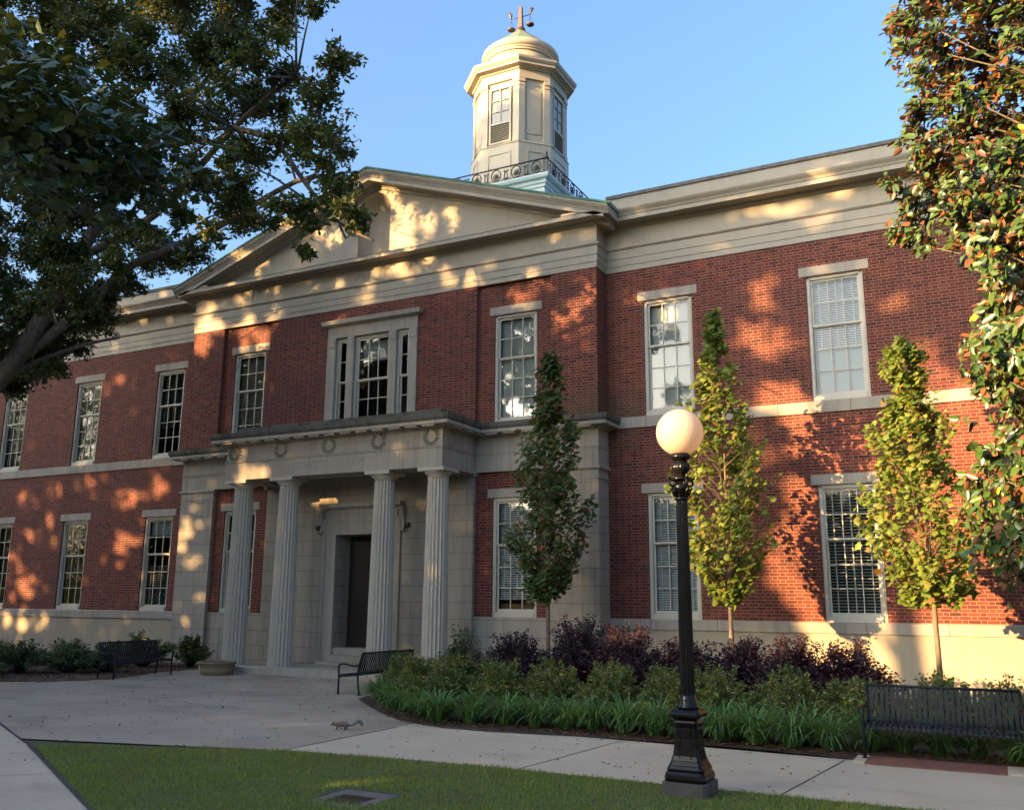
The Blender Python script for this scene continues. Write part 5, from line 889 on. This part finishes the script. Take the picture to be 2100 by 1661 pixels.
# ------------------------------------------------------------------ three young columnar trees
def young(x, y, H, hw, mat, label, seed, z0=1.75, lean=0.0, prof=None):
    rs = np.random.default_rng(seed); t_ = thing('young_tree', label, 'tree', (x, y, 0), 0, 'young columnar trees planted along the front')
    prof_t, prof_w = prof
    b_ = MB(); tops = []; b_.tube([(0, 0, -.05), (.005, .0, 1.0), (0.0, 0.01, z0 + .2), (0.01, 0, H * .62), (lean, 0, H - .1)], [.052, .045, .038, .018, .006], 8)
    pts = []; ax = []
    for k in range(225):
        t = rs.random() ** 1.15; zz = z0 + (H - z0) * t; a = rs.uniform(0, 2 * np.pi); wv = np.interp(t, prof_t, prof_w) * hw * (1 + .28 * math.sin(t * 19 + 1.5 * math.cos(a) + seed) * math.cos(a - seed)); rr = wv * rs.uniform(.35, 1.18) ** .7
        tip = np.array((math.cos(a) * rr + lean * t, math.sin(a) * rr, zz)); bz = max(z0 - .1 + .25 * t, zz - rr * rs.uniform(1.0, 1.7)); root = np.array((lean * t * .5, 0, bz))
        mid = root * .45 + tip * .55 + np.array((math.cos(a), math.sin(a), 0)) * rr * .16
        b_.tube([root, mid, tip], [.011, .007, .003], 4)
        m_ = rs.integers(14, 34); u = rs.uniform(.5, 1.1, m_)[:, None]; q = (1 - u) ** 2 * root + 2 * u * (1 - u) * mid + u * u * tip + rs.standard_normal((m_, 3)) * .055
        pts.append(q)
    b_.build('trunk', B['bark_young'], t_); foliage('crown', np.concatenate(pts), 0.112, mat, t_, fn=lobed, up=.4, droop=.35, face=np.array((-.35, -.75, .2))); return t_
young(6.12, -2.5, 6.95, .88, 'young_shaded', 'slim young tree in shade beside the porch, leaf colour darkened for shade', 1, 1.85, .05, ([0, .1, .25, .38, .5, .62, .72, .85, .95, 1], [.35, .7, .9, 1.0, .85, .62, .45, .34, .22, .04]))
young(9.86, -2.5, 7.35, 1.0, 'young', 'tallest young tree, directly behind the globe lamp, browning at its tip', 2, 1.85, -.12, ([0, .1, .25, .4, .55, .68, .78, .85, .93, 1], [.25, .6, .92, 1.0, .8, .6, .42, .24, .10, .03]))
young(13.33, -2.5, 6.42, 1.02, 'young', 'sunlit yellow green young tree rising behind the bench on the right', 3, 1.85, -.22, ([0, .08, .22, .4, .55, .66, .72, .82, .93, 1], [.3, .7, 1.0, .85, .68, .48, .30, .42, .36, .12]))
# ------------------------------------------------------------------ shrubs
def shrub(label, x, y, w_, h_, mat, name='shrub', cat='shrub', group=None, n=1500, size=.05, sprays=60, sq=1.0, seed=0, flat=.75, aspect=.5, spike=.25):
    rs = np.random.default_rng(seed + 100); t_ = thing(name, label, cat, (x, y, 0), 0, group); b_ = MB(); pts = []; axs = []
    per = max(6, n // sprays)
    for k in range(sprays):
        a = rs.uniform(0, 2 * np.pi); el = rs.uniform(.12, 1.0) ** .8; rr = w_ * math.cos(el * 1.35) * rs.uniform(.7, 1.1); zt = h_ * (.25 + .75 * math.sin(el * 1.5)) * rs.uniform(.82, 1.0 + spike * .8 * (el > .7))
        tip = np.array((math.cos(a) * rr, math.sin(a) * rr * sq, zt)); root = np.array((math.cos(a) * rr * .12, math.sin(a) * rr * .12, .02)); mid = root * .4 + tip * .6 + np.array((0, 0, h_ * .08)); mid[:2] *= .8
        b_.tube([root, mid, tip], [.010, .006, .002], 3)
        u = rs.uniform(.25, 1.0, per)[:, None] ** .7; q = (1 - u) ** 2 * root + 2 * u * (1 - u) * mid + u * u * tip; sp_ = w_ * .085 * (1.25 - u); pts.append(q + rs.standard_normal((per, 3)) * sp_); axs.append(np.repeat((tip - mid)[None] / np.linalg.norm(tip - mid), per, 0))
    b_.build('stem', B['bark'], t_); foliage('foliage', np.concatenate(pts), size, mat, t_, up=.4, aspect=aspect, axis=np.concatenate(axs), axis_w=.35); return t_
GP = 'purple shrubs planted in front of the building'
for i, (x, y, w_, h_, lb) in enumerate([
    (6.0, -3.7, .88, 1.32, 'purple shrub under the shaded young tree, leftmost of the purple row'),
    (7.25, -3.5, .85, 1.62, 'purple shrub with a tall spiky tip in front of the right stone pier'),
    (8.25, -3.6, .85, 1.48, 'purple shrub left of the lamp, below the ground floor window beside it'),
    (9.35, -3.7, .78, 1.26, 'low purple shrub seen just behind the black lamp post'),
    (10.25, -3.5, .75, 1.28, 'purple shrub close to the trunk of the young tree behind the lamp'),
    (11.15, -3.6, .78, 1.36, 'dark purple shrub below the brick between two right hand windows'),
    (12.05, -3.6, .80, 1.26, 'feathery purple shrub under the sunlit ground floor window, rightmost of its row')]):
    shrub(lb, x, y, w_ * 1.12, h_ * .74, 'purple', 'purple_shrub', 'shrub', GP, 9500, .05, 190, 1.0, i, spike=.35)
shrub('loose green shrub with thin upright shoots beside the last porch column', 4.6, -3.3, .75, .86, 'shrub', 'green_shrub', 'shrub', None, 4200, .05, 110, 1.0, 40, spike=.8)
shrub('small green shrub tucked behind the middle bench', 3.95, -4.3, .42, .62, 'shrub', 'green_shrub', 'shrub', None, 1100, .045, 50, 1.0, 41, spike=.5)
GA = 'green shrubs in the pine straw bed on the left'
for i, (x, y, w_, h_, lb) in enumerate([(-6.1, -6.6, .75, .62, 'low leafy green shrub nearest the path in the pine straw bed'), (-6.3, -5.3, .8, .85, 'green shrub with upright shoots in front of the sun flecked left base wall'), (-5.6, -4.5, .8, .72, 'low spreading green shrub in the middle of the left bed'),
        (-5.0, -3.9, .75, .78, 'green shrub directly behind the back of the left bench'), (-5.7, -2.2, .85, 1.02, 'tallest green shrub of the left bed, beside the grey outlet box'), (-4.55, -1.7, .5, .92, 'green shrub between the left bench and the stone pier'), (-7.4, -5.4, .9, .75, 'leafy green shrub behind the others at the left frame edge'), (-6.9, -3.6, .8, .8, 'green shrub close to the base wall in the left bed')]):
    shrub(lb, x, y, w_ * 1.2, h_ * .72, 'shrub', 'green_shrub', 'shrub', GA, 3400, .06, 90, 1.0, 60 + i, spike=.35)
GR = 'low rose bushes with pink flowers behind the lilies'
rose_pos = [(4.7, -5.6), (5.4, -6.3), (5.6, -5.0), (6.3, -6.6), (6.6, -5.4), (7.2, -6.5), (7.5, -5.2), (8.1, -6.5), (8.5, -5.3), (9.0, -6.4), (9.4, -5.2), (9.9, -6.5), (10.3, -5.4), (10.8, -6.5), (11.3, -5.4), (11.7, -6.5), (12.3, -5.6), (12.7, -6.6), (13.4, -5.5), (13.7, -6.5), (14.3, -5.7)]
rose_pos.sort(); RCNT = {}
def rose_label(x, y):
    c_ = 'near' if y < -5.9 else 'far'; k = RCNT.get(c_, 0); RCNT[c_] = k + 1
    o_ = ['first', 'second', 'third', 'fourth', 'fifth', 'sixth', 'seventh', 'eighth', 'ninth', 'tenth', 'eleventh', 'twelfth'][k]
    return ('olive rose bush with pink blooms behind the daylilies, %s from the left' if c_ == 'near' else 'rose bush with pink blooms against the purple shrubs, %s from the left') % o_
rs_ = np.random.default_rng(5)
for i, (x, y) in enumerate(rose_pos):
    t_ = shrub(rose_label(x, y), x + rs_.uniform(-.1, .1), y, .58, .66 + rs_.uniform(-.05, .08), 'rose', 'rose_bush', 'rose bush', GR, 3600, .045, 90, 1.0, 200 + i, spike=.3)
    for k in range(rs_.integers(1, 4)):
        fl = MB(); a = rs_.uniform(0, 6.28); r_ = rs_.uniform(.05, .4); c_ = Vector((math.cos(a) * r_, math.sin(a) * r_ - .1, .5 + rs_.uniform(-.06, .14)))
        for j in range(6):
            b_ = j * 1.047 + a; fl.add([c_, c_ + Vector((math.cos(b_ - .5) * .028, math.sin(b_ - .5) * .028, .012)), c_ + Vector((math.cos(b_) * .036, math.sin(b_) * .036, .004)), c_ + Vector((math.cos(b_ + .5) * .028, math.sin(b_ + .5) * .028, .012))], [(0, 1, 2, 3)])
        fl.build('flower', B['petal'], t_)
# daylilies
def lily_mesh(seed, n=230, R=.60, H=.62):
    rs = np.random.default_rng(seed); VV = []; FF = []; b0 = 0
    for k in range(n):
        a = rs.uniform(0, 2 * np.pi); L = rs.uniform(.55, 1.0); w_ = rs.uniform(.008, .014); r0 = rs.uniform(0, .1); out = R * L * rs.uniform(.35, 1.15); hh = H * rs.uniform(.65, 1.05) * L; dr_ = rs.uniform(.15, .85); tw = rs.uniform(-.4, .4)
        for j in range(6):
            t = j / 5; rr = r0 + out * t ** 1.25; z = hh * (1.75 * t - (.75 + dr_) * t * t) if t < 1 else hh * (1 - dr_); z = max(z, .012); aa = a + tw * t * .6; ww = w_ * (1 - t ** 2.2) + .0006; cx, cy = math.cos(aa) * rr, math.sin(aa) * rr
            VV += [(cx - math.sin(aa) * ww, cy + math.cos(aa) * ww, z), (cx + math.sin(aa) * ww, cy - math.cos(aa) * ww, z)]
        for j in range(5): q = b0 + 2 * j; FF.append((q, q + 1, q + 3, q + 2))
        b0 += 12
    return fast_mesh('foliage', VV, FF)
LM = [lily_mesh(i) for i in range(4)]
for me in LM: me.materials.append(B['lily'])
GL = 'daylily clumps edging the planting bed'
lily = [(4.75, -6.25, 1.1), (5.25, -6.7, .9), (4.3, -5.75, .8), (6.85, -7.85, 1.12), (6.25, -7.4, .9), (7.35, -7.75, .85), (7.85, -7.62, .98), (8.35, -7.62, 1.0), (8.8, -7.6, .95), (9.2, -7.55, 1.02), (9.65, -7.55, 1.06), (10.1, -7.62, 1.1), (10.55, -7.6, 1.0), (11.0, -7.66, 1.12), (11.45, -7.7, 1.12), (11.9, -7.7, 1.08), (12.35, -7.68, 1.0), (12.8, -7.5, .85), (13.15, -7.42, .85), (13.55, -7.42, .85), (13.95, -7.4, .85), (14.35, -7.55, .95), (14.55, -7.95, 1.0), (7.1, -7.2, 1.0), (7.7, -7.15, 1.0), (8.6, -7.1, 1.0), (9.5, -7.1, 1.05), (10.35, -7.15, 1.05), (11.2, -7.2, 1.1), (12.05, -7.2, 1.1), (12.7, -7.0, 1.0), (5.6, -7.0, .9)]
ORD = ['first', 'second', 'third', 'fourth', 'fifth', 'sixth', 'seventh', 'eighth', 'ninth', 'tenth', 'eleventh', 'twelfth']
lily.sort()
def lily_class(x, y):
    if y < -7.9 and x > 14: return 'end'
    if x < 6.0: return 'curve'
    if x > 12.7: return 'bench'
    if y > -7.3: return 'back'
    return 'left' if x < 10.9 else 'right'
LTXT = {'end': 'daylily clump standing at the right end of the right hand bench', 'curve': 'grassy daylily clump, %s from the middle bench along the curved bed edge', 'bench': 'daylily clump seen under the right hand bench, %s from its left leg',
        'back': 'second row daylily clump against the rose bushes, %s from the left', 'left': 'front row daylily clump left of the lamp, %s from the curve', 'right': 'tall front row daylily clump, %s to the right of the lamp'}
LCNT = {}
def lily_label(x, y):
    c_ = lily_class(x, y); k = LCNT.get(c_, 0); LCNT[c_] = k + 1
    return LTXT[c_] % ORD[k] if '%s' in LTXT[c_] else LTXT[c_]
for i, (x, y, s_) in enumerate(lily):
    t_ = thing('daylily_clump', lily_label(x, y), 'daylily', (x, y, .012), RNG.uniform(0, 6.28), GL); f_ = link('foliage', LM[i % 4], None, t_); f_.scale = (s_, s_, s_ * 1.02)
sw = thing('sword_leaf_plant', 'pointed sword leaved plant at the right frame edge above the bench', 'plant', (14.75, -7.0, 0)); V_ = []; F_ = []
for k in range(16):
    a = RNG.uniform(0, 6.28); o_ = RNG.uniform(.1, .4); h_ = RNG.uniform(.75, 1.12); w_ = .032
    for j in range(5):
        t = j / 4; r_ = .03 + o_ * t ** 1.6; ww = w_ * (1 - t ** 3) + .001; V_ += [(math.cos(a) * r_ - math.sin(a) * ww, math.sin(a) * r_ + math.cos(a) * ww, h_ * t), (math.cos(a) * r_ + math.sin(a) * ww, math.sin(a) * r_ - math.cos(a) * ww, h_ * t)]
    for j in range(4): q = k * 10 + 2 * j; F_.append((q, q + 1, q + 3, q + 2))
link('foliage', fast_mesh('foliage', V_, F_), B['sword'], sw)
# leaf litter and straw bits
def litter(name, n, region, size, mat, z):
    x = RNG.uniform(region[0], region[1], n); y = RNG.uniform(region[2], region[3], n); V, F = leaves(np.c_[x, y, np.full(n, z)], size, up=3.0, aspect=.55); V[:, 2] = np.maximum(V[:, 2], z - .002)
    return x, y, V, F
x, y, V, F = litter('leaf_litter', 1500, (-6, 13, -13.2, -2.6), .042, 'litter', .018); kind(link('leaf_litter', fast_mesh('leaf_litter', V, F), B['litter']), 'stuff')
n = 5200; x = np.concatenate([RNG.uniform(3.9, 14.4, n), RNG.uniform(-7, -3.6, n // 2)]); y = np.concatenate([RNG.uniform(-8.2, -7.2, n), RNG.uniform(-7, -1, n // 2)]); ok = pnpoly(x, y, BED) | (x < 0); x, y = x[ok], y[ok]
V, F = leaves(np.c_[x, y, np.full(len(x), .02) + RNG.random(len(x)) * .015], .075, up=2.0, aspect=.16); kind(link('mulch_straw', fast_mesh('mulch_straw', V, F), B['litter']), 'stuff')

# ------------------------------------------------------------------ street lamp
lamp = thing('street_lamp', 'glossy black lamp post with one white globe on a concrete block', 'street lamp', (11.62, -11.08, 0))
def sq(h): c_ = h * .82; return [(-c_, -h), (c_, -h), (h, -c_), (h, c_), (c_, h), (-c_, h), (-h, c_), (-h, -c_)]
q = MB(); q.nprism(sq(.215), -.03, .135); q.build('plinth', B['plinth'], lamp, bevel=.006)
q = MB(); prof = [(.190, .135), (.196, .165), (.190, .20), (.172, .225), (.176, .245), (.160, .275), (.142, .315), (.128, .36), (.118, .42), (.112, .50), (.110, .60), (.116, .655), (.112, .67), (.140, .695), (.150, .705), (.150, .735), (.120, .765), (.085, .775)]
for (h0, z0), (h1, z1) in zip(prof[:-1], prof[1:]): q.nprism(sq(h0), z0, z1, sq(h1))
for ang in range(4):
    for s0, s1, z0, z1 in ((-.058, .058, .34, .35), (-.05, .05, .625, .635), (-.058, -.05, .34, .635), (.05, .058, .34, .635)):
        def pt(s_, z):
            h = np.interp(z, [p_[1] for p_ in prof], [p_[0] for p_ in prof]); sc_ = 1 + (h - .11) * 3; v_ = Vector((s_ * sc_, -h - .008, z)); v_.rotate(Matrix.Rotation(ang * math.pi / 2, 3, 'Z')); return v_
        zs = np.linspace(z0, z1, 6) if z1 - z0 > .1 else [z0, z1]
        for za, zb2 in zip(zs[:-1], zs[1:]): q.quad(pt(s0, za), pt(s1, za), pt(s1, zb2), pt(s0, zb2))
q.build('pedestal', B['lamp_black'], lamp, bevel=.003)
q = MB(); q.lathe([(.10, .775), (.105, .79), (.09, .80), (.095, .82), (.08, .83), (.088, .85), (.075, .865), (.078, .885), (.068, .90)], seg=40)
q.lathe([(.066, .90), (.068, 1.5), (.060, 2.2), (.053, 2.74)], seg=96, flute=16, depth=.10, smooth=False)
q.build('shaft', B['lamp_black'], lamp)
q = MB(); q.lathe([(.055, 2.735), (.068, 2.745), (.068, 2.765), (.056, 2.775), (.06, 2.80), (.075, 2.85), (.095, 2.89), (.06, 2.90), (.055, 2.96)], seg=40)
for k in range(8):
    a = k * math.pi / 4 + .2; r_ = .085
    for tw2 in (-1, 1): q.tube([(math.cos(a + tw2 * .12) * .065, math.sin(a + tw2 * .12) * .065, 2.78), (math.cos(a + tw2 * .1) * .085, math.sin(a + tw2 * .1) * .085, 2.83), (math.cos(a) * .105, math.sin(a) * .105, 2.86), (math.cos(a) * .112, math.sin(a) * .112, 2.845)], [.012, .014, .01, .006], 5)
for k in range(4):
    a = k * math.pi / 2 + math.pi / 4 - .05
    q.tube([(math.cos(a) * (.095 + .032 * math.cos(t)), math.sin(a) * (.095 + .032 * math.cos(t)), 2.915 + .032 * math.sin(t)) for t in np.linspace(0, 6.6, 14)], .012, 5)
    q.tube([(math.cos(a) * .12, math.sin(a) * .12, 2.955), (math.cos(a) * .145, math.sin(a) * .145, 2.965)], [.014, .012], 6)
q.lathe([(.11, 2.94), (.115, 2.95), (.11, 2.965), (.05, 2.97)], seg=8)
q.lathe([(.05, 2.965), (.045, 2.995), (.055, 3.005), (.085, 3.035), (.095, 3.07), (.085, 3.105), (.06, 3.13), (.055, 3.14)], seg=96, flute=20, depth=.09)
q.lathe([(.055, 3.14), (.085, 3.15), (.105, 3.165), (.105, 3.185), (.09, 3.20), (.085, 3.22)], seg=40)
q.build('capital', B['lamp_black'], lamp)
q = MB(); q.lathe([(.085, 3.205)] + [(.236 * math.cos(t), 3.425 + .236 * math.sin(t)) for t in np.linspace(-1.18, 1.5707, 40)], seg=72); q.build('globe', B['globe'], lamp)
# ------------------------------------------------------------------ benches (front faces -y, 1.66 m long)
def bench(label, loc, rz, L=1.64):
    t_ = thing('park_bench', label, 'bench', loc, rz, 'black strap benches by the entrance'); h = L / 2
    def strap(pts, name, n=27):
        b_ = MB(); w_ = .019
        for k in range(n):
            x = -h + .05 + (L - .10) * k / (n - 1)
            m_ = len(pts); vs = []
            for i in range(m_):
                p0 = Vector(pts[max(0, i - 1)]); p1 = Vector(pts[min(m_ - 1, i + 1)]); d_ = (p1 - p0).normalized(); nn = Vector((-d_.y, d_.x)) * .004
                y_, z_ = pts[i]
                for sx, sn in ((-w_, 1), (w_, 1), (w_, -1), (-w_, -1)): vs.append((x + sx, y_ + nn.x * sn, z_ + nn.y * sn))
            fs = [(i * 4 + j, i * 4 + (j + 1) % 4, i * 4 + 4 + (j + 1) % 4, i * 4 + 4 + j) for i in range(m_ - 1) for j in range(4)] + [(0, 1, 2, 3), tuple(range(m_ * 4 - 1, m_ * 4 - 5, -1))]
            b_.add(vs, fs)
        return b_.build(name, B['bench'], t_)
    strap([(.335, .765), (.30, .66), (.265, .55), (.235, .46), (.215, .415), (.195, .385)], 'backrest')
    strap([(.195, .385), (.16, .362), (.10, .352), (.0, .355), (-.10, .368), (-.165, .372), (-.20, .360), (-.215, .325), (-.21, .30)], 'seat')
    b_ = MB(); b_.tube([(-h - .01, .337, .768), (h + .01, .337, .768)], .017, 8); b_.build('top_rail', B['bench'], t_)
    b_ = MB(); b_.tube([(-h, -.20, .345), (h, -.20, .345)], .014, 6); b_.tube([(-h, .20, .375), (h, .20, .375)], .014, 6); b_.tube([(-h, 0, .34), (h, 0, .34)], .012, 6); b_.build('seat_rail', B['bench'], t_)
    for sx in (-1, 1):
        x = sx * h
        b_ = MB(); b_.tube([(x, .335, .765), (x, .27, .56), (x, .235, .40), (x, .25, .20), (x, .29, 0.0)], .019, 8); b_.box(x - .03, x + .03, .26, .32, 0, .008); b_.build('leg', B['bench'], t_)
        b_ = MB(); b_.tube([(x, -.215, 0), (x, -.215, .25), (x, -.22, .40), (x, -.225, .50), (x, -.205, .545), (x, -.16, .56)], .019, 8); b_.box(x - .03, x + .03, -.245, -.185, 0, .008); b_.build('leg', B['bench'], t_)
        b_ = MB(); b_.tube([(x, -.16, .56), (x, -.05, .555), (x, .10, .535), (x, .20, .53), (x, .262, .56)], .019, 8); b_.build('armrest', B['bench'], t_)
        b_ = MB(); b_.tube([(x, -.215, .345), (x, .24, .375)], .013, 6); b_.build('side_rail', B['bench'], t_)
    return t_
bench('black metal bench on the right, facing the path on brick paving', (13.62, -7.93, .024), 0.0)
bench('black metal bench left of the forecourt, beside the pine straw bed', (-3.42, -4.38, 0.0), math.pi / 2 + .02, 1.66)
bench('black metal bench seen end on, between the forecourt and the planting bed', (3.22, -4.38, 0.0), -math.pi / 2 - .03, 1.66)
# ------------------------------------------------------------------ planter, drain
pl = thing('planter', 'wide tan planter bowl with bare soil left of the porch step', 'planter', (-2.35, -2.95, 0))
q = MB(); q.lathe([(.36, 0), (.375, .01), (.385, .09), (.39, .10), (.385, .11), (.40, .20), (.41, .205), (.41, .215), (.42, .25), (.435, .255), (.445, .285), (.435, .30), (.40, .30), (.395, .24)], seg=56, cap=False); q.build('bowl', B['terracotta'], pl)
q = MB(); n = 28; q.add([(0, 0, .285)] + [(.40 * math.cos(2 * math.pi * k / n), .40 * math.sin(2 * math.pi * k / n), .265 + .02 * math.sin(k * 2.3)) for k in range(n)], [(0, 1 + k, 1 + (k + 1) % n) for k in range(n)], True); q.build('soil', B['soil'], pl)
dn = thing('storm_drain', 'square concrete drain with a slotted iron grate set in the lawn', 'drain', (9.03, -12.82, 0))
q = MB()
for x0, x1, y0, y1 in ((-.30, .30, .14, .33), (-.30, .30, -.30, -.20), (-.30, -.18, -.20, .14), (.18, .30, -.20, .14)): q.box(x0, x1, y0, y1, -.1, .016)
q.build('drain_frame', mat_ground('drain_concrete', [(.11, .095, .08), (.17, .15, .125), (.075, .066, .056)], 3.0, 50.0), dn, bevel=.006)
q = MB(); q.box(-.18, .18, -.20, .14, -.1, .0095); q.build('drain_dark_fill', B['lamp_black'], dn); q = MB()  # black block just under the bars stands in for the well's darkness
for k in range(9): x = -.175 + .041 * k; q.box(x, x + .018, -.195, .135, -.05, .015)
q.box(-.18, .18, -.05, -.03, -.05, .0145); q.box(-.18, .18, .125, .14, -.05, .0155); q.box(-.18, .18, -.20, -.185, -.05, .0155)
q.build('grate', B['bronze'], dn)
q = MB(); q.box(-.36, .33, .335, .39, 0, .0125); q.box(-.36, -.305, -.2, .334, 0, .012); q.build('soil_edge', B['joint'], dn)
# ------------------------------------------------------------------ squirrel (x forward)
sqr = thing('squirrel', 'grey brown squirrel walking across the forecourt with its tail arched behind', 'animal', (6.135, -9.14, 0.002), math.atan2(-9.28 + 9.02, 6.0 - 6.25))
def skin(name, V, E, R, mat, parent, sub=2):
    me = bpy.data.meshes.new(name); me.from_pydata(V, E, []); o = link(name, me, B[mat], parent)
    bpy.context.view_layer.objects.active = o; md = o.modifiers.new('skin', 'SKIN'); md.use_smooth_shade = True
    for i, r_ in enumerate(R): me.skin_vertices[0].data[i].radius = r_ if isinstance(r_, tuple) else (r_, r_)
    me.skin_vertices[0].data[0].use_root = True
    s_ = o.modifiers.new('subsurf', 'SUBSURF'); s_.levels = sub; s_.render_levels = sub; return o
V = [(-.035, 0, .070), (.01, 0, .078), (.06, 0, .072), (.10, 0, .066), (.125, 0, .075), (.15, 0, .082), (.175, 0, .075), (.19, 0, .070),
     (-.055, 0, .062), (-.085, 0, .052), (-.115, 0, .058), (-.145, 0, .085), (-.175, 0, .105), (-.205, 0, .108), (-.23, 0, .09), (-.243, 0, .06), (-.247, 0, .028),
     (.10, .022, .045), (.115, .026, .025), (.135, .026, .006), (.15, .026, .004), (.095, -.022, .045), (.09, -.026, .025), (.10, -.026, .006), (.115, -.026, .004),
     (-.02, .030, .052), (.005, .034, .034), (-.030, .034, .018), (-.02, .034, .005), (.015, .034, .004), (-.035, -.030, .052), (-.01, -.034, .034), (-.050, -.034, .018), (-.04, -.034, .005), (-.005, -.034, .004),
     (.148, .015, .098), (.146, .018, .112), (.148, -.015, .098), (.146, -.018, .112)]
E = [(0, 1), (1, 2), (2, 3), (3, 4), (4, 5), (5, 6), (6, 7), (0, 8), (8, 9), (9, 10), (10, 11), (11, 12), (12, 13), (13, 14), (14, 15), (15, 16), (3, 17), (17, 18), (18, 19), (19, 20), (3, 21), (21, 22), (22, 23), (23, 24), (0, 25), (25, 26), (26, 27), (27, 28), (28, 29), (0, 30), (30, 31), (31, 32), (32, 33), (33, 34), (5, 35), (35, 36), (5, 37), (37, 38)]
R = [.038, .040, .036, .030, .024, .025, .015, .008, .022, .014, .022, .028, .031, .031, .028, .023, .012, .014, .009, .006, .006, .014, .009, .006, .006, .026, .016, .009, .007, .006, .026, .016, .009, .007, .006, .008, .004, .008, .004]
skin('body', V, E, R, 'fur', sqr)
q = MB(); [q.lathe([(0, -.005), (.0035, -.0035), (.005, 0), (.0035, .0035), (0, .005)], (.163, sg * .0195, .086), 10, cap=False) for sg in (-1, 1)]; q.build('eye', B['eye'], sqr)

# ------------------------------------------------------------------ unseen trees behind the viewer, crowns shaped to place shade and sun patches
S0 = 27.0
def shade_points():
    P = []
    def fill(n, xr, zr_, keep, yj=2.2):
        xp = RNG.uniform(*xr, n); zp = RNG.uniform(*zr_, n); k = keep(xp, zp); xp, zp = xp[k], zp[k]; s_ = S0 + RNG.uniform(-yj, yj, len(xp))
        P.append(np.c_[xp - KX * s_, -s_, zp + KZ * s_])
    # everything below the sun line over the square
    fill(48000, (-22, 34), (-5.6, .25), lambda x, z: z < .04 + .1 * np.sin(x * 2.1))
    # left two thirds of the front, with gaps
    def left(x, z): return (x < 10.2 + .4 * np.sin(z * 1.7)) & (z < 12.6 + .9 * np.sin(x * .9)) & (z > -.2)
    fill(74000, (-22, 12), (-.2, 13.6), left)
    # looser crown over the upper right
    def right(x, z): return (x >= 9.8) & (z > 6.0 + .45 * np.sin(x * 1.9) + 1.3 * np.maximum(x - 16.3, 0) ** 1.5) & (z < 12.4)
    fill(16500, (9.8, 21), (4.8, 12.4), right)
    # tall crown that shades the foot of the lantern
    fill(9000, (-12, 1.5), (13.2, 21.3), lambda x, z: (z < 20.75 + .35 * np.sin(x * 1.3)) & (z > 13.2))
    return np.concatenate(P)
def west(n):  # western crowns placed to block bright sky from the window reflections
    x = RNG.uniform(-105, -44, n); t = RNG.random(n); H_ = 21 + 4 * np.sin(x * .35) + 2 * np.sin(x * .9)
    return np.c_[x, -25 - 8 * RNG.random(n), t * H_ + .3]
P = shade_points(); hit, xp, zp = lit(P, 1.1, .04, .16); P = np.concatenate([P[~hit], west(60000)])
TX = [-100, -91, -82, -73, -64, -56, -49, -43, -37.5, -32.5, -27.5, -22.5, -17.5, -12.5, -7.5, -2.0, 4.0, 10.0]
own = np.abs(P[:, 0][:, None] - np.array(TX)[None]).argmin(1)
PLACE = ['far western end', 'second from western end', 'third from western end', 'fourth from western end', 'fifth from western end', 'sixth from western end', 'seventh from western end', 'farthest west', 'second from the west', 'on the sunny west side', 'tallest, shading the lantern', 'over the left wing', 'over the pavilion', 'over the porch side', 'with a loose crown', 'low, letting sun through', 'low beside the path', 'farthest east']
for i, tx in enumerate(TX):
    Q = P[own == i]
    if not len(Q): continue
    t_ = thing('shade_caster_tree', 'unseen shade tree behind the viewer, crown shaped to block light, ' + PLACE[i], 'tree', (tx, -S0, 0), 0, 'unseen trees behind the viewer, shaped to block light'); top = float(Q[:, 2].max())
    b_ = MB(); b_.tube([(0, 0, -.1), (.1, 0, top * .3), (-.05, .1, top * .6), (0, 0, top * .92)], [.36, .28, .16, .04], 9)
    for k in range(18): q_ = Q[RNG.integers(0, len(Q))] - np.array((tx, -S0, 0)); b_.tube([(0, 0, max(.5, q_[2] * .6)), tuple(q_ * np.array((.5, .5, .85))), tuple(q_)], [.08, .05, .015], 5)
    b_.build('trunk', B['bark'], t_); foliage('crown', Q - np.array((tx, -S0, 0)), 0.35, 'shade_leaf', t_, rnd=.25, up=.2, aspect=.7)
